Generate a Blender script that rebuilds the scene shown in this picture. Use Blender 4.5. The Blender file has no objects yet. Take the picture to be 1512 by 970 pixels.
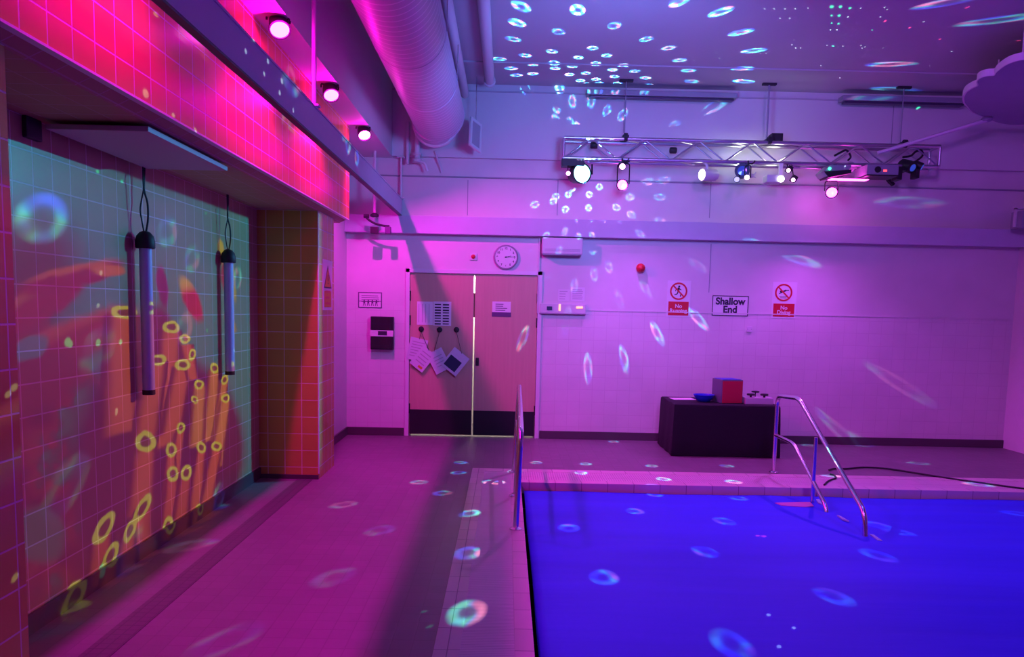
import bpy, bmesh, math, random
from mathutils import Vector, Matrix, Euler
PI = math.pi
random.seed(4)
SC = bpy.context.scene
COL = SC.collection

# ------------------------------------------------------------------ camera
F, PX, PY, EYE = 1120.0, 756.0, 567.0, Vector((0, 0, 1.6))
PITCH = math.atan(109 / 1120)
ROT = Matrix.Rotation(-10.4 / 1120, 3, 'Z') @ Matrix.Rotation(PI / 2 - PITCH, 3, 'X') @ Matrix.Rotation(0.022, 3, 'Z')
cam = bpy.data.cameras.new('camera')
cam.sensor_width = 36
cam.lens = 36 * F / 1512
cam.shift_y = (PY - 485) / 1512
cam.clip_start = 0.05
cam_o = bpy.data.objects.new('camera', cam)
COL.objects.link(cam_o)
cam_o.matrix_world = Matrix.Translation(EYE) @ ROT.to_4x4()
SC.camera = cam_o


def ray(x, y):
    return (ROT @ Vector(((x - PX) / F, -(y - PY) / F, -1))).normalized()


def on(x, y, ax, v):
    """the point of the plane axis=v that stands at this place of the photograph"""
    d = ray(x, y)
    return EYE + d * ((v - EYE[ax]) / d[ax])


# ------------------------------------------------------------------ room sizes
YF = 9.45            # far wall
XA = -2.26           # alcove back wall
XP = -1.71           # pillars
XFA = -1.63          # tiled fascia
ZFA = 2.486
YFE = 7.90
YP0, YP1 = 6.94, 7.56
YN = 2.665
ZS = 2.45            # alcove soffit
XL = -1.98
XR = 6.32
ZC = 4.28            # ceiling
YB = -3.0
XBH, ZBH = -1.42, 3.41
CO, C1, C2, CI = -0.31, -0.185, 0.072, 0.165
CY0, CY1 = 6.95, 7.55
PXR, PYN = 5.5, 1.0
WZ = -0.07


# ------------------------------------------------------------------ materials
def new_mat(name):
    m = bpy.data.materials.new(name)
    m.use_nodes = True
    b = m.node_tree.nodes['Principled BSDF']
    return m, m.node_tree, b


def mat(name, color, rough=0.5, metal=0.0, emit=None, strength=0.0, noise=0.0, nscale=8.0, bump=0.0, bscale=60.0, spec=None, coat=0.0, alpha=None, trans=0.0):
    m, nt, b = new_mat(name)
    c = (*color, 1)
    b.inputs['Base Color'].default_value = c
    b.inputs['Roughness'].default_value = rough
    b.inputs['Metallic'].default_value = metal
    if spec is not None:
        b.inputs['Specular IOR Level'].default_value = spec
    if coat:
        b.inputs['Coat Weight'].default_value = coat
    if trans:
        b.inputs['Transmission Weight'].default_value = trans
    if emit:
        b.inputs['Emission Color'].default_value = (*emit, 1)
        b.inputs['Emission Strength'].default_value = strength
    if noise or bump:
        geo = nt.nodes.new('ShaderNodeNewGeometry')
    if noise:
        n = nt.nodes.new('ShaderNodeTexNoise')
        n.inputs['Scale'].default_value = nscale
        n.inputs['Detail'].default_value = 4
        nt.links.new(geo.outputs['Position'], n.inputs['Vector'])
        mx = nt.nodes.new('ShaderNodeMix')
        mx.data_type = 'RGBA'
        mx.inputs['A'].default_value = (*[v * (1 - noise) for v in color], 1)
        mx.inputs['B'].default_value = (*[min(1, v * (1 + noise)) for v in color], 1)
        nt.links.new(n.outputs['Fac'], mx.inputs['Factor'])
        nt.links.new(mx.outputs['Result'], b.inputs['Base Color'])
    if bump:
        n2 = nt.nodes.new('ShaderNodeTexNoise')
        n2.inputs['Scale'].default_value = bscale
        n2.inputs['Detail'].default_value = 3
        nt.links.new(geo.outputs['Position'], n2.inputs['Vector'])
        bp = nt.nodes.new('ShaderNodeBump')
        bp.inputs['Strength'].default_value = bump
        bp.inputs['Distance'].default_value = 0.01
        nt.links.new(n2.outputs['Fac'], bp.inputs['Height'])
        nt.links.new(bp.outputs['Normal'], b.inputs['Normal'])
    return m


def tile_mat(name, color, grout, size, axes, rough=0.25, gw=0.004, off=(0, 0), zmax=None, paint=None, var=0.03, bump=0.5, width=None, top_tint=None):
    """square tiles laid out in metres over two world axes; above zmax the wall is painted"""
    m, nt, b = new_mat(name)
    N, L = nt.nodes.new, nt.links.new
    geo = N('ShaderNodeNewGeometry')
    sep = N('ShaderNodeSeparateXYZ')
    L(geo.outputs['Position'], sep.inputs[0])
    cmb = N('ShaderNodeCombineXYZ')
    for i, a in enumerate(axes):
        ad = N('ShaderNodeMath')
        ad.operation = 'ADD'
        ad.inputs[1].default_value = off[i] + 40 * size
        L(sep.outputs[a], ad.inputs[0])
        L(ad.outputs[0], cmb.inputs[i])
    br = N('ShaderNodeTexBrick')
    br.offset = 0
    br.squash = 1
    br.inputs['Scale'].default_value = 1
    br.inputs['Brick Width'].default_value = width or size
    br.inputs['Row Height'].default_value = size
    br.inputs['Mortar Size'].default_value = gw
    br.inputs['Mortar Smooth'].default_value = 0.2
    br.inputs['Color1'].default_value = (*[v * (1 - var) for v in color], 1)
    br.inputs['Color2'].default_value = (*[min(1, v * (1 + var)) for v in color], 1)
    br.inputs['Mortar'].default_value = (*grout, 1)
    L(cmb.outputs[0], br.inputs['Vector'])
    col = br.outputs['Color']
    inv = N('ShaderNodeMath')
    inv.operation = 'SUBTRACT'
    inv.inputs[0].default_value = 1
    L(br.outputs['Fac'], inv.inputs[1])
    h = inv.outputs[0]
    if zmax is not None:
        g = N('ShaderNodeMath')
        g.operation = 'GREATER_THAN'
        g.inputs[1].default_value = zmax
        L(sep.outputs[2], g.inputs[0])
        mx = N('ShaderNodeMix')
        mx.data_type = 'RGBA'
        L(g.outputs[0], mx.inputs['Factor'])
        L(col, mx.inputs['A'])
        mx.inputs['B'].default_value = (*paint, 1)
        col = mx.outputs['Result']
        mh = N('ShaderNodeMix')
        L(g.outputs[0], mh.inputs['Factor'])
        L(h, mh.inputs['A'])
        mh.inputs['B'].default_value = 0.2
        h = mh.outputs['Result']
    # faint wear over the whole surface
    nz = N('ShaderNodeTexNoise')
    nz.inputs['Scale'].default_value = 2.3
    nz.inputs['Detail'].default_value = 5
    L(geo.outputs['Position'], nz.inputs['Vector'])
    mr = N('ShaderNodeMapRange')
    mr.inputs['To Min'].default_value = 0.86
    mr.inputs['To Max'].default_value = 1.1
    L(nz.outputs['Fac'], mr.inputs['Value'])
    ml = N('ShaderNodeVectorMath')
    ml.operation = 'SCALE'
    L(col, ml.inputs[0])
    L(mr.outputs['Result'], ml.inputs['Scale'])
    L(ml.outputs[0], b.inputs['Base Color'])
    b.inputs['Roughness'].default_value = rough
    bp = N('ShaderNodeBump')
    bp.inputs['Strength'].default_value = bump
    bp.inputs['Distance'].default_value = 0.003
    L(h, bp.inputs['Height'])
    L(bp.outputs['Normal'], b.inputs['Normal'])
    return m


TS = 0.156
YEL = (0.58, 0.42, 0.075)
GROUT = (0.72, 0.62, 0.55)
M = {}
M['tile_yz'] = tile_mat('yellow_tile_side', YEL, GROUT, TS, (1, 2), off=(0.03, -2.45))
M['tile_xz'] = tile_mat('yellow_tile_end', YEL, GROUT, TS, (0, 2), off=(-XP, -2.45), rough=0.35)
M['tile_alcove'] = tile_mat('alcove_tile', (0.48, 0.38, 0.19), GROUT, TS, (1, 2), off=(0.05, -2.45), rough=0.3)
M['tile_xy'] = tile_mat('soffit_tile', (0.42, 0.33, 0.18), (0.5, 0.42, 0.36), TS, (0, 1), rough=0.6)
M['far_wall'] = tile_mat('far_wall_tile', (0.76, 0.72, 0.72), (0.70, 0.64, 0.66), TS, (0, 2), zmax=1.62, paint=(0.74, 0.70, 0.70), rough=0.45, gw=0.0035, var=0.015, bump=0.4)
M['left_white'] = mat('cream_plaster', (0.72, 0.68, 0.70), 0.55, noise=0.05, bump=0.15, bscale=14)
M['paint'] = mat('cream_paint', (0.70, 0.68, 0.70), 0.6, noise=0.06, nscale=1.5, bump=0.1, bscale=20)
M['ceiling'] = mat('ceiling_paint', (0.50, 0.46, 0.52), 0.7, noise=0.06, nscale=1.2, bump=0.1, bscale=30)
M['floor'] = tile_mat('floor_tile', (0.20, 0.16, 0.19), (0.17, 0.135, 0.16), 0.104, (0, 1), rough=0.45, gw=0.003, var=0.05, bump=0.3)
M['drain'] = tile_mat('drain_tile', (0.12, 0.10, 0.115), (0.09, 0.08, 0.09), 0.052, (0, 1), rough=0.5, gw=0.004)
M['skirt'] = mat('dark_skirting_tile', (0.09, 0.06, 0.08), 0.4)
M['coping'] = tile_mat('coping_tile', (0.62, 0.54, 0.52), (0.25, 0.2, 0.22), 0.245, (0, 1), rough=0.45, gw=0.003, var=0.04)
M['grate'] = tile_mat('ribbed_drain_tile', (0.68, 0.62, 0.62), (0.45, 0.38, 0.42), 0.018, (0, 1), width=0.9, rough=0.5, gw=0.0022, var=0.03, bump=0.8)
M['grate_far'] = tile_mat('ribbed_drain_tile_far', (0.66, 0.56, 0.58), (0.40, 0.32, 0.36), 1.2, (0, 1), width=0.022, rough=0.5, gw=0.003, var=0.03, bump=0.8)
M['basin'] = tile_mat('basin_tile', (0.05, 0.04, 0.07), (0.35, 0.3, 0.42), 0.245, (1, 2), rough=0.3, gw=0.004)
M['white'] = mat('white_paint_metal', (0.75, 0.73, 0.76), 0.35)
M['offwhite'] = mat('off_white_plastic', (0.66, 0.62, 0.66), 0.45)
M['grey'] = mat('grey_paint', (0.30, 0.30, 0.36), 0.45)
M['beamp'] = mat('grey_blue_beam_paint', (0.55, 0.53, 0.66), 0.5, noise=0.05)
M['black'] = mat('black_plastic', (0.012, 0.012, 0.016), 0.5)
M['black_cloth'] = mat('black_cloth', (0.010, 0.009, 0.016), 0.9, bump=0.4, bscale=40)
M['steel'] = mat('polished_steel', (0.72, 0.72, 0.76), 0.22, 1.0)
M['alu'] = mat('truss_aluminium', (0.62, 0.62, 0.68), 0.32, 1.0)
M['wood'] = None
M['red'] = mat('safety_red', (0.62, 0.015, 0.04), 0.4)
M['ink'] = mat('dark_print', (0.03, 0.02, 0.05), 0.6)
M['inkp'] = mat('purple_print', (0.12, 0.04, 0.16), 0.6)
M['paper'] = mat('white_paper', (0.80, 0.78, 0.80), 0.7)
M['papergrey'] = mat('grey_print', (0.42, 0.38, 0.46), 0.7)
M['plastic_clear'] = mat('laminate_sleeve', (0.70, 0.70, 0.78), 0.2, coat=0.6)
M['navy'] = mat('navy_sheet', (0.015, 0.03, 0.08), 0.5)
M['blue_bowl'] = mat('blue_plastic', (0.01, 0.03, 0.55), 0.35)
M['amber'] = mat('amber_print', (0.65, 0.32, 0.03), 0.5)
M['cubegrey'] = mat('grey_vinyl', (0.12, 0.13, 0.17), 0.5)
M['cubered'] = mat('red_vinyl', (0.62, 0.02, 0.06), 0.45)
M['tube'] = mat('pale_tube', (0.50, 0.64, 0.95), 0.3)
M['panel'] = mat('hatch_paint', (0.50, 0.36, 0.50), 0.5)
M['rubber'] = mat('black_rubber', (0.02, 0.018, 0.028), 0.6)
M['e_pink'] = mat('lit_pink_lens', (1, 0.3, 0.9), 0.3, emit=(1.0, 0.055, 0.70), strength=13)
M['e_pinkw'] = mat('lit_pink_led', (1, 0.5, 0.9), 0.3, emit=(1.0, 0.35, 0.9), strength=9)
M['e_cyan'] = mat('lit_cyan_lens', (0.6, 1, 1), 0.3, emit=(0.35, 0.95, 1.0), strength=4)
M['e_white'] = mat('lit_white_lens', (1, 1, 1), 0.3, emit=(1.0, 0.97, 0.85), strength=7)
M['e_green'] = mat('green_led', (0, 1, 0.5), 0.3, emit=(0.05, 1, 0.4), strength=4)
M['e_red'] = mat('red_led', (1, 0.1, 0.1), 0.3, emit=(1, 0.05, 0.06), strength=3)
M['e_amber'] = mat('amber_indicator', (1, 0.5, 0.3), 0.3, emit=(1, 0.45, 0.2), strength=1.6)
M['e_violet'] = mat('violet_glass_lens', (0.02, 0.02, 0.2), 0.1, emit=(0.05, 0.1, 0.8), strength=0.5)
M['cable'] = mat('black_cable', (0.015, 0.01, 0.02), 0.6)
M['cloud'] = mat('cloud_board', (0.34, 0.30, 0.46), 0.8, noise=0.04)
M['cloudrim'] = mat('cloud_edge', (0.74, 0.62, 0.76), 0.6)

# wood of the doors: vertical grain
m, nt, b = new_mat('beech_veneer')
geo = nt.nodes.new('ShaderNodeNewGeometry')
mp = nt.nodes.new('ShaderNodeMapping')
mp.inputs['Scale'].default_value = (18, 1, 1.2)
nz = nt.nodes.new('ShaderNodeTexNoise')
nz.inputs['Scale'].default_value = 1.6
nz.inputs['Detail'].default_value = 5
rp = nt.nodes.new('ShaderNodeMix')
rp.data_type = 'RGBA'
rp.inputs['A'].default_value = (0.52, 0.34, 0.24, 1)
rp.inputs['B'].default_value = (0.64, 0.44, 0.30, 1)
nt.links.new(geo.outputs['Position'], mp.inputs[0])
nt.links.new(mp.outputs[0], nz.inputs['Vector'])
nt.links.new(nz.outputs['Fac'], rp.inputs['Factor'])
nt.links.new(rp.outputs['Result'], b.inputs['Base Color'])
b.inputs['Roughness'].default_value = 0.5
M['wood'] = m

# spiral duct: shiny foil with fine seams
m, nt, b = new_mat('duct_foil')
geo = nt.nodes.new('ShaderNodeNewGeometry')
wv = nt.nodes.new('ShaderNodeTexWave')
wv.wave_type = 'BANDS'
wv.bands_direction = 'Y'
wv.wave_profile = 'SAW'
wv.inputs['Scale'].default_value = 3.4
wv.inputs['Distortion'].default_value = 0.6
wv.inputs['Detail'].default_value = 1
bp = nt.nodes.new('ShaderNodeBump')
bp.inputs['Strength'].default_value = 0.4
bp.inputs['Distance'].default_value = 0.015
seam = nt.nodes.new('ShaderNodeValToRGB')
seam.color_ramp.elements[0].position = 0.80
seam.color_ramp.elements[0].color = (0.60, 0.50, 0.66, 1)
seam.color_ramp.elements[1].position = 0.97
seam.color_ramp.elements[1].color = (0.92, 0.84, 0.95, 1)
nt.links.new(wv.outputs['Fac'], seam.inputs[0])
nt.links.new(seam.outputs[0], b.inputs['Base Color'])
nt.links.new(geo.outputs['Position'], wv.inputs['Vector'])
nt.links.new(wv.outputs['Fac'], bp.inputs['Height'])
nt.links.new(bp.outputs['Normal'], b.inputs['Normal'])
b.inputs['Base Color'].default_value = (0.66, 0.56, 0.72, 1)
b.inputs['Roughness'].default_value = 0.45
b.inputs['Metallic'].default_value = 0.35
M['duct'] = m

# pool cover
m, nt, b = new_mat('blue_cover_sheet')
geo = nt.nodes.new('ShaderNodeNewGeometry')
nz = nt.nodes.new('ShaderNodeTexNoise')
nz.inputs['Scale'].default_value = 1.1
nz.inputs['Detail'].default_value = 5
mp = nt.nodes.new('ShaderNodeMapping')
mp.inputs['Scale'].default_value = (0.35, 2.2, 1)
nt.links.new(geo.outputs['Position'], mp.inputs[0])
nt.links.new(mp.outputs[0], nz.inputs['Vector'])
rp = nt.nodes.new('ShaderNodeMix')
rp.data_type = 'RGBA'
rp.inputs['A'].default_value = (0.012, 0.034, 0.58, 1)
rp.inputs['B'].default_value = (0.034, 0.060, 0.92, 1)
nt.links.new(nz.outputs['Fac'], rp.inputs['Factor'])
nt.links.new(rp.outputs['Result'], b.inputs['Base Color'])
b.inputs['Roughness'].default_value = 0.62
b.inputs['Specular IOR Level'].default_value = 0.25
bp = nt.nodes.new('ShaderNodeBump')
bp.inputs['Strength'].default_value = 0.5
bp.inputs['Distance'].default_value = 0.03
nt.links.new(nz.outputs['Fac'], bp.inputs['Height'])
nt.links.new(bp.outputs['Normal'], b.inputs['Normal'])
M['cover'] = m


# ------------------------------------------------------------------ mesh helpers
def BM():
    return bmesh.new()


def box(bm, c, s, rot=None, bev=0.0):
    r = bmesh.ops.create_cube(bm, size=1)
    vs = r['verts']
    bmesh.ops.scale(bm, vec=s, verts=vs)
    if bev:
        es = list({e for v in vs for e in v.link_edges})
        g = bmesh.ops.bevel(bm, geom=es, offset=bev, segments=2, affect='EDGES', profile=0.7)
        vs = list({v for f in g['faces'] for v in f.verts} | {v for v in vs if v.is_valid})
        # bevel returns only its own faces: gather the island
        seen = set(vs)
        st = list(vs)
        while st:
            v = st.pop()
            for e in v.link_edges:
                o = e.other_vert(v)
                if o not in seen:
                    seen.add(o)
                    st.append(o)
        vs = list(seen)
    if rot is not None:
        bmesh.ops.rotate(bm, cent=(0, 0, 0), matrix=rot.to_matrix() if hasattr(rot, 'to_matrix') else rot, verts=vs)
    bmesh.ops.translate(bm, vec=c, verts=vs)
    return vs


def b2(bm, lo, hi, bev=0.0):
    lo, hi = Vector(lo), Vector(hi)
    return box(bm, (lo + hi) / 2, hi - lo, None, bev)


def cyl(bm, p0, p1, r0, r1=None, seg=20, cap=True):
    p0, p1 = Vector(p0), Vector(p1)
    d = p1 - p0
    r1 = r0 if r1 is None else r1
    q = d.to_track_quat('Z', 'Y').to_matrix().to_4x4()
    bmesh.ops.create_cone(bm, cap_ends=cap, segments=seg, radius1=r0, radius2=r1, depth=d.length, matrix=Matrix.Translation((p0 + p1) / 2) @ q)


def tube(bm, pts, r, seg=10, cap=True):
    pts = [Vector(p) for p in pts]
    rings = []
    nrm = None
    for i, p in enumerate(pts):
        t = (pts[min(i + 1, len(pts) - 1)] - pts[max(i - 1, 0)]).normalized()
        if nrm is None:
            nrm = t.orthogonal().normalized()
        nrm = (nrm - t * nrm.dot(t)).normalized()
        bn = t.cross(nrm)
        rr = r[i] if isinstance(r, (list, tuple)) else r
        rings.append([bm.verts.new(p + (nrm * math.cos(a) + bn * math.sin(a)) * rr) for a in [2 * PI * k / seg for k in range(seg)]])
    for a, b_ in zip(rings, rings[1:]):
        for k in range(seg):
            bm.faces.new((a[k], a[(k + 1) % seg], b_[(k + 1) % seg], b_[k]))
    if cap:
        bm.faces.new(list(reversed(rings[0])))
        bm.faces.new(rings[-1])


def lathe(bm, prof, c, axis='Z', seg=24, rot=None):
    """prof: list of (radius, height)"""
    rings = []
    R = rot or Matrix.Identity(3)
    for r, h in prof:
        ring = []
        for k in range(seg):
            a = 2 * PI * k / seg
            ring.append(bm.verts.new(Vector(c) + R @ Vector((r * math.cos(a), r * math.sin(a), h))))
        rings.append(ring)
    for a, b_ in zip(rings, rings[1:]):
        for k in range(seg):
            bm.faces.new((a[k], a[(k + 1) % seg], b_[(k + 1) % seg], b_[k]))
    bm.faces.new(list(reversed(rings[0])))
    bm.faces.new(rings[-1])


def prism(bm, pts, ext):
    """closed polygon of 3-D points pushed along ext"""
    ext = Vector(ext)
    a = [bm.verts.new(Vector(p)) for p in pts]
    b_ = [bm.verts.new(Vector(p) + ext) for p in pts]
    bm.faces.new(a)
    bm.faces.new(list(reversed(b_)))
    n = len(a)
    for k in range(n):
        bm.faces.new((a[k], b_[k], b_[(k + 1) % n], a[(k + 1) % n]))


def smooth_path(pts, n=6):
    """Catmull-Rom through the points"""
    P = [Vector(p) for p in pts]
    P = [P[0] * 2 - P[1]] + P + [P[-1] * 2 - P[-2]]
    out = []
    for i in range(1, len(P) - 2):
        for k in range(n):
            t = k / n
            out.append(0.5 * ((2 * P[i]) + (P[i + 1] - P[i - 1]) * t + (2 * P[i - 1] - 5 * P[i] + 4 * P[i + 1] - P[i + 2]) * t * t + (3 * P[i] - P[i - 1] - 3 * P[i + 1] + P[i + 2]) * t ** 3))
    out.append(P[-2])
    return out


def world_loc(o):
    v = Vector((0, 0, 0))
    while o is not None:
        v += Vector(o.location)
        o = o.parent
    return v


def put(name, bm, m, parent=None, smooth=False, origin=None, **props):
    bmesh.ops.recalc_face_normals(bm, faces=bm.faces)
    me = bpy.data.meshes.new(name)
    base = world_loc(parent) if parent else (Vector(origin) if origin is not None else Vector((0, 0, 0)))
    bmesh.ops.translate(bm, vec=-base, verts=bm.verts)
    bm.to_mesh(me)
    bm.free()
    if smooth:
        for p in me.polygons:
            p.use_smooth = True
        try:
            me.set_sharp_from_angle(angle=0.7)
        except Exception:
            pass
    me.materials.append(m)
    o = bpy.data.objects.new(name, me)
    COL.objects.link(o)
    if parent:
        o.parent = parent
    else:
        o.location = base
    for k, v in props.items():
        o[k] = v
    return o


def thing(name, label, cat, loc, group=None):
    o = bpy.data.objects.new(name, None)
    o.empty_display_size = 0.1
    COL.objects.link(o)
    o.location = loc
    o['label'] = label
    o['category'] = cat
    if group:
        o['group'] = group
    return o


def single(name, bm, m, label, cat, group=None, smooth=False, origin=(0, 0, 0)):
    o = put(name, bm, m, None, smooth, origin, label=label, category=cat)
    if group:
        o['group'] = group
    return o


def struct(name, bm, m, parent=None, smooth=False):
    if parent:
        return put(name, bm, m, parent, smooth)
    return put(name, bm, m, None, smooth, kind='structure')


def copy_tree(o, parent=None):
    c = o.copy()
    COL.objects.link(c)
    c.parent = parent
    for ch in list(o.children):
        copy_tree(ch, c)
    return c


def text(name, body, size, m, parent, loc, rot=(PI / 2, 0, 0), align='CENTER', bold=0.0, **props):
    cu = bpy.data.curves.new(name, 'FONT')
    cu.body = body
    cu.size = size
    cu.align_x = align
    cu.align_y = 'CENTER'
    cu.extrude = 0.0008
    cu.offset = bold
    cu.space_line = 0.85
    tmp = bpy.data.objects.new('tmp_text', cu)
    COL.objects.link(tmp)
    dg = bpy.context.evaluated_depsgraph_get()
    dg.update()
    me = bpy.data.meshes.new_from_object(tmp.evaluated_get(dg))
    bpy.data.objects.remove(tmp)
    me.transform(Matrix.Translation(Vector(loc) - world_loc(parent)) @ Euler(rot).to_matrix().to_4x4())
    me.materials.clear()
    me.materials.append(m)
    me.name = name
    o = bpy.data.objects.new(name, me)
    COL.objects.link(o)
    o.parent = parent
    for k, v in props.items():
        o[k] = v
    return o


# ================================================================== THE SETTING
# floor: strips around the pool, one mesh
bm = BM()
b2(bm, (-2.6, YB, -0.12), (CO, YF + 1.2, 0))
b2(bm, (CO, CY1, -0.12), (XR + .1, YF + 1.2, 0))
b2(bm, (CO, YB, -0.12), (XR + .1, PYN - 0.3, 0))
b2(bm, (PXR + 0.4, PYN - 0.3, -0.12), (XR + .1, CY1, 0))
struct('floor', bm, M['floor'])
# dark drain strip on the walkway in front of the alcove
bm = BM()
b2(bm, (-1.90, YN - 1.2, 0.0), (-1.76, 7.3, 0.003))
struct('trim_1', bm, M['drain'])
# coping
bm = BM()
b2(bm, (CO, PYN - 0.3, -0.10), (C1, CY1, 0.006), 0.002)
b2(bm, (C1, 7.42, -0.10), (PXR + .4, CY1, 0.006), 0.002)
struct('trim_2', bm, M['coping'])
bm = BM()
b2(bm, (C1, PYN - 0.3, -0.10), (C2, 7.42, 0.004))
struct('trim_3', bm, M['grate'])
bm = BM()
b2(bm, (C2, PYN - 0.3, -0.10), (CI, CY0 + .12, 0.006), 0.003)
b2(bm, (CI, CY0, -0.10), (PXR + .4, CY0 + .12, 0.006), 0.003)
b2(bm, (PXR, PYN, -0.10), (PXR + .4, CY0, 0.006), 0.003)
struct('trim_4', bm, M['coping'])
bm = BM()
b2(bm, (C2, CY0 + .12, -0.10), (PXR + .4, 7.42, 0.004))
struct('trim_5', bm, M['grate_far'])
# basin walls
bm = BM()
b2(bm, (CI - .1, PYN - .3, -1.3), (CI, CY0 + .1, -0.10))
b2(bm, (CI, CY0, -1.3), (PXR + .1, CY0 + .1, -0.10))
b2(bm, (PXR, PYN - .3, -1.3), (PXR + .1, CY0, -0.10))
b2(bm, (CI, PYN - .4, -1.3), (PXR, PYN - .3, -0.01))
b2(bm, (CI - .1, PYN - .4, -1.4), (PXR + .1, CY0 + .1, -1.3))
struct('wall_pool', bm, M['basin'])

# far wall with the door opening
DX0, DX1, DZ = -1.20, 0.385, 2.035
bm = BM()
b2(bm, (-2.7, YF, 0), (DX0 - .05, YF + .2, ZC))
b2(bm, (DX1 + .05, YF, 0), (XR + .2, YF + .2, ZC))
b2(bm, (DX0 - .05, YF, DZ + .05), (DX1 + .05, YF + .2, ZC))
struct('wall_back', bm, M['far_wall'])
# lit corridor behind the doors
bm = BM()
b2(bm, (-2.0, YF + 1.15, 0), (1.2, YF + 1.2, 2.6))
b2(bm, (-2.05, YF + .2, 0), (-2.0, YF + 1.2, 2.6))
b2(bm, (1.2, YF + .2, 0), (1.25, YF + 1.2, 2.6))
b2(bm, (-2.05, YF + .2, 2.55), (1.25, YF + 1.2, 2.6))
struct('wall_corridor', bm, M['white'])
# upper band of the far wall, ledges
bm = BM()
b2(bm, (XBH, YF - .07, 3.42), (XR, YF, ZC))
struct('trim_6', bm, M['paint'])
bm = BM()
b2(bm, (XL, YF - .025, 3.19), (XR, YF, 3.205))
struct('trim_7', bm, M['grey'])
bm = BM()
b2(bm, (XBH, YF - .085, 4.19), (XR, YF - .07, 4.205))
b2(bm, (XBH, 8.52, ZC - .015), (XR, 8.56, ZC))
struct('trim_8', bm, M['ceiling'])
# cable trunking beam along far wall
bm = BM()
b2(bm, (XL, YF - .14, 2.50), (XR, YF, 2.71), 0.006)
struct('trim_9', bm, M['beamp'])
# vertical panel joints of the far wall
bm = BM()
for (jx, jy0, jy1, jo) in ((922, 150, 196, .071), (1320, 152, 214, .071), (1050, 266, 322, .001), (1050, 360, 432, .001), (691, 266, 318, .001), (824, 266, 318, .001)):
    ja, jb = on(jx, jy0, 1, YF - jo), on(jx, jy1, 1, YF - jo)
    b2(bm, (ja.x - .004, YF - jo - .002, jb.z), (ja.x + .004, YF - jo, ja.z))
struct('trim_13', bm, M['grey'])
# white tile capping line of the lower wall
bm = BM()
b2(bm, (DX1 + .08, YF - .006, 1.615), (XR, YF, 1.628))
struct('trim_10', bm, M['far_wall'])
# skirting
bm = BM()
b2(bm, (DX1 + .06, YF - .02, 0), (XR, YF, 0.10), 0.006)
b2(bm, (XL, YF - .02, 0), (DX0 - .06, YF, 0.10), 0.006)
struct('baseboard_back', bm, M['skirt'])
bm = BM()
b2(bm, (XA, YN, 0), (XA + .015, YP0, 0.10))
b2(bm, (XA, YP0 - .015, 0), (XP, YP0, 0.04))
b2(bm, (XL, YP1, 0), (XL + .02, YF - .02, 0.10), 0.006)
struct('baseboard_left', bm, M['skirt'])
# right wall, near wall, ceiling
bm = BM()
b2(bm, (XR, YB, -0.1), (XR + .2, YF, ZC))
struct('wall_right', bm, M['left_white'])
bm = BM()
b2(bm, (-2.7, YB - .2, -0.1), (XR + .2, YB, ZC))
struct('wall_front', bm, M['left_white'])
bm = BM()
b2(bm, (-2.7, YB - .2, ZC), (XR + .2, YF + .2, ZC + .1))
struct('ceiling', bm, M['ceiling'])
# left side: near block, alcove back, far pillar, plain wall
bm = BM()
b2(bm, (-2.7, YB, 0), (XP, YN, ZS))
struct('wall_left_near', bm, M['tile_yz'])
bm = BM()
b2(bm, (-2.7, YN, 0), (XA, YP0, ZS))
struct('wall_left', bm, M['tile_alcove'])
bm = BM()
b2(bm, (XP - .012, YP0 + .0005, 0), (XP, YP1, ZS))
struct('wall_pillar_side', bm, M['tile_yz'])
bm = BM()
b2(bm, (-2.7, YP0, 0.0), (XP - .012, YP1, ZS))
struct('wall_pillar', bm, M['tile_xz'])
bm = BM()
b2(bm, (-2.7, YP1, 0), (XL, YF, ZBH))
struct('wall_left_far', bm, M['left_white'])
# fascia over the alcove, soffit
bm = BM()
b2(bm, (XFA - .03, YB, ZFA), (XFA, YFE, ZBH))
struct('wall_fascia', bm, M['tile_yz'])
bm = BM()
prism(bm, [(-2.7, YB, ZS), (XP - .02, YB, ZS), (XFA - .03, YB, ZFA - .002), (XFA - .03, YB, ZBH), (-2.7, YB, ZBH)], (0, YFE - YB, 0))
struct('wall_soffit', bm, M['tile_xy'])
bm = BM()
b2(bm, (XFA - .032, YB, ZFA - .007), (XFA + .003, YFE, ZFA + .003))
struct('trim_11', bm, M['white'])
# bulkhead that runs along the left under the ceiling
bm = BM()
b2(bm, (-2.7, YB, ZBH), (XBH, YF, ZC))
struct('wall_bulkhead', bm, M['paint'])
# edge bead of the far pillar
bm = BM()
b2(bm, (XP - .006, YP0 - .004, 0.05), (XP + .004, YP0 + .004, ZS))
struct('trim_12', bm, M['white'])

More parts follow.
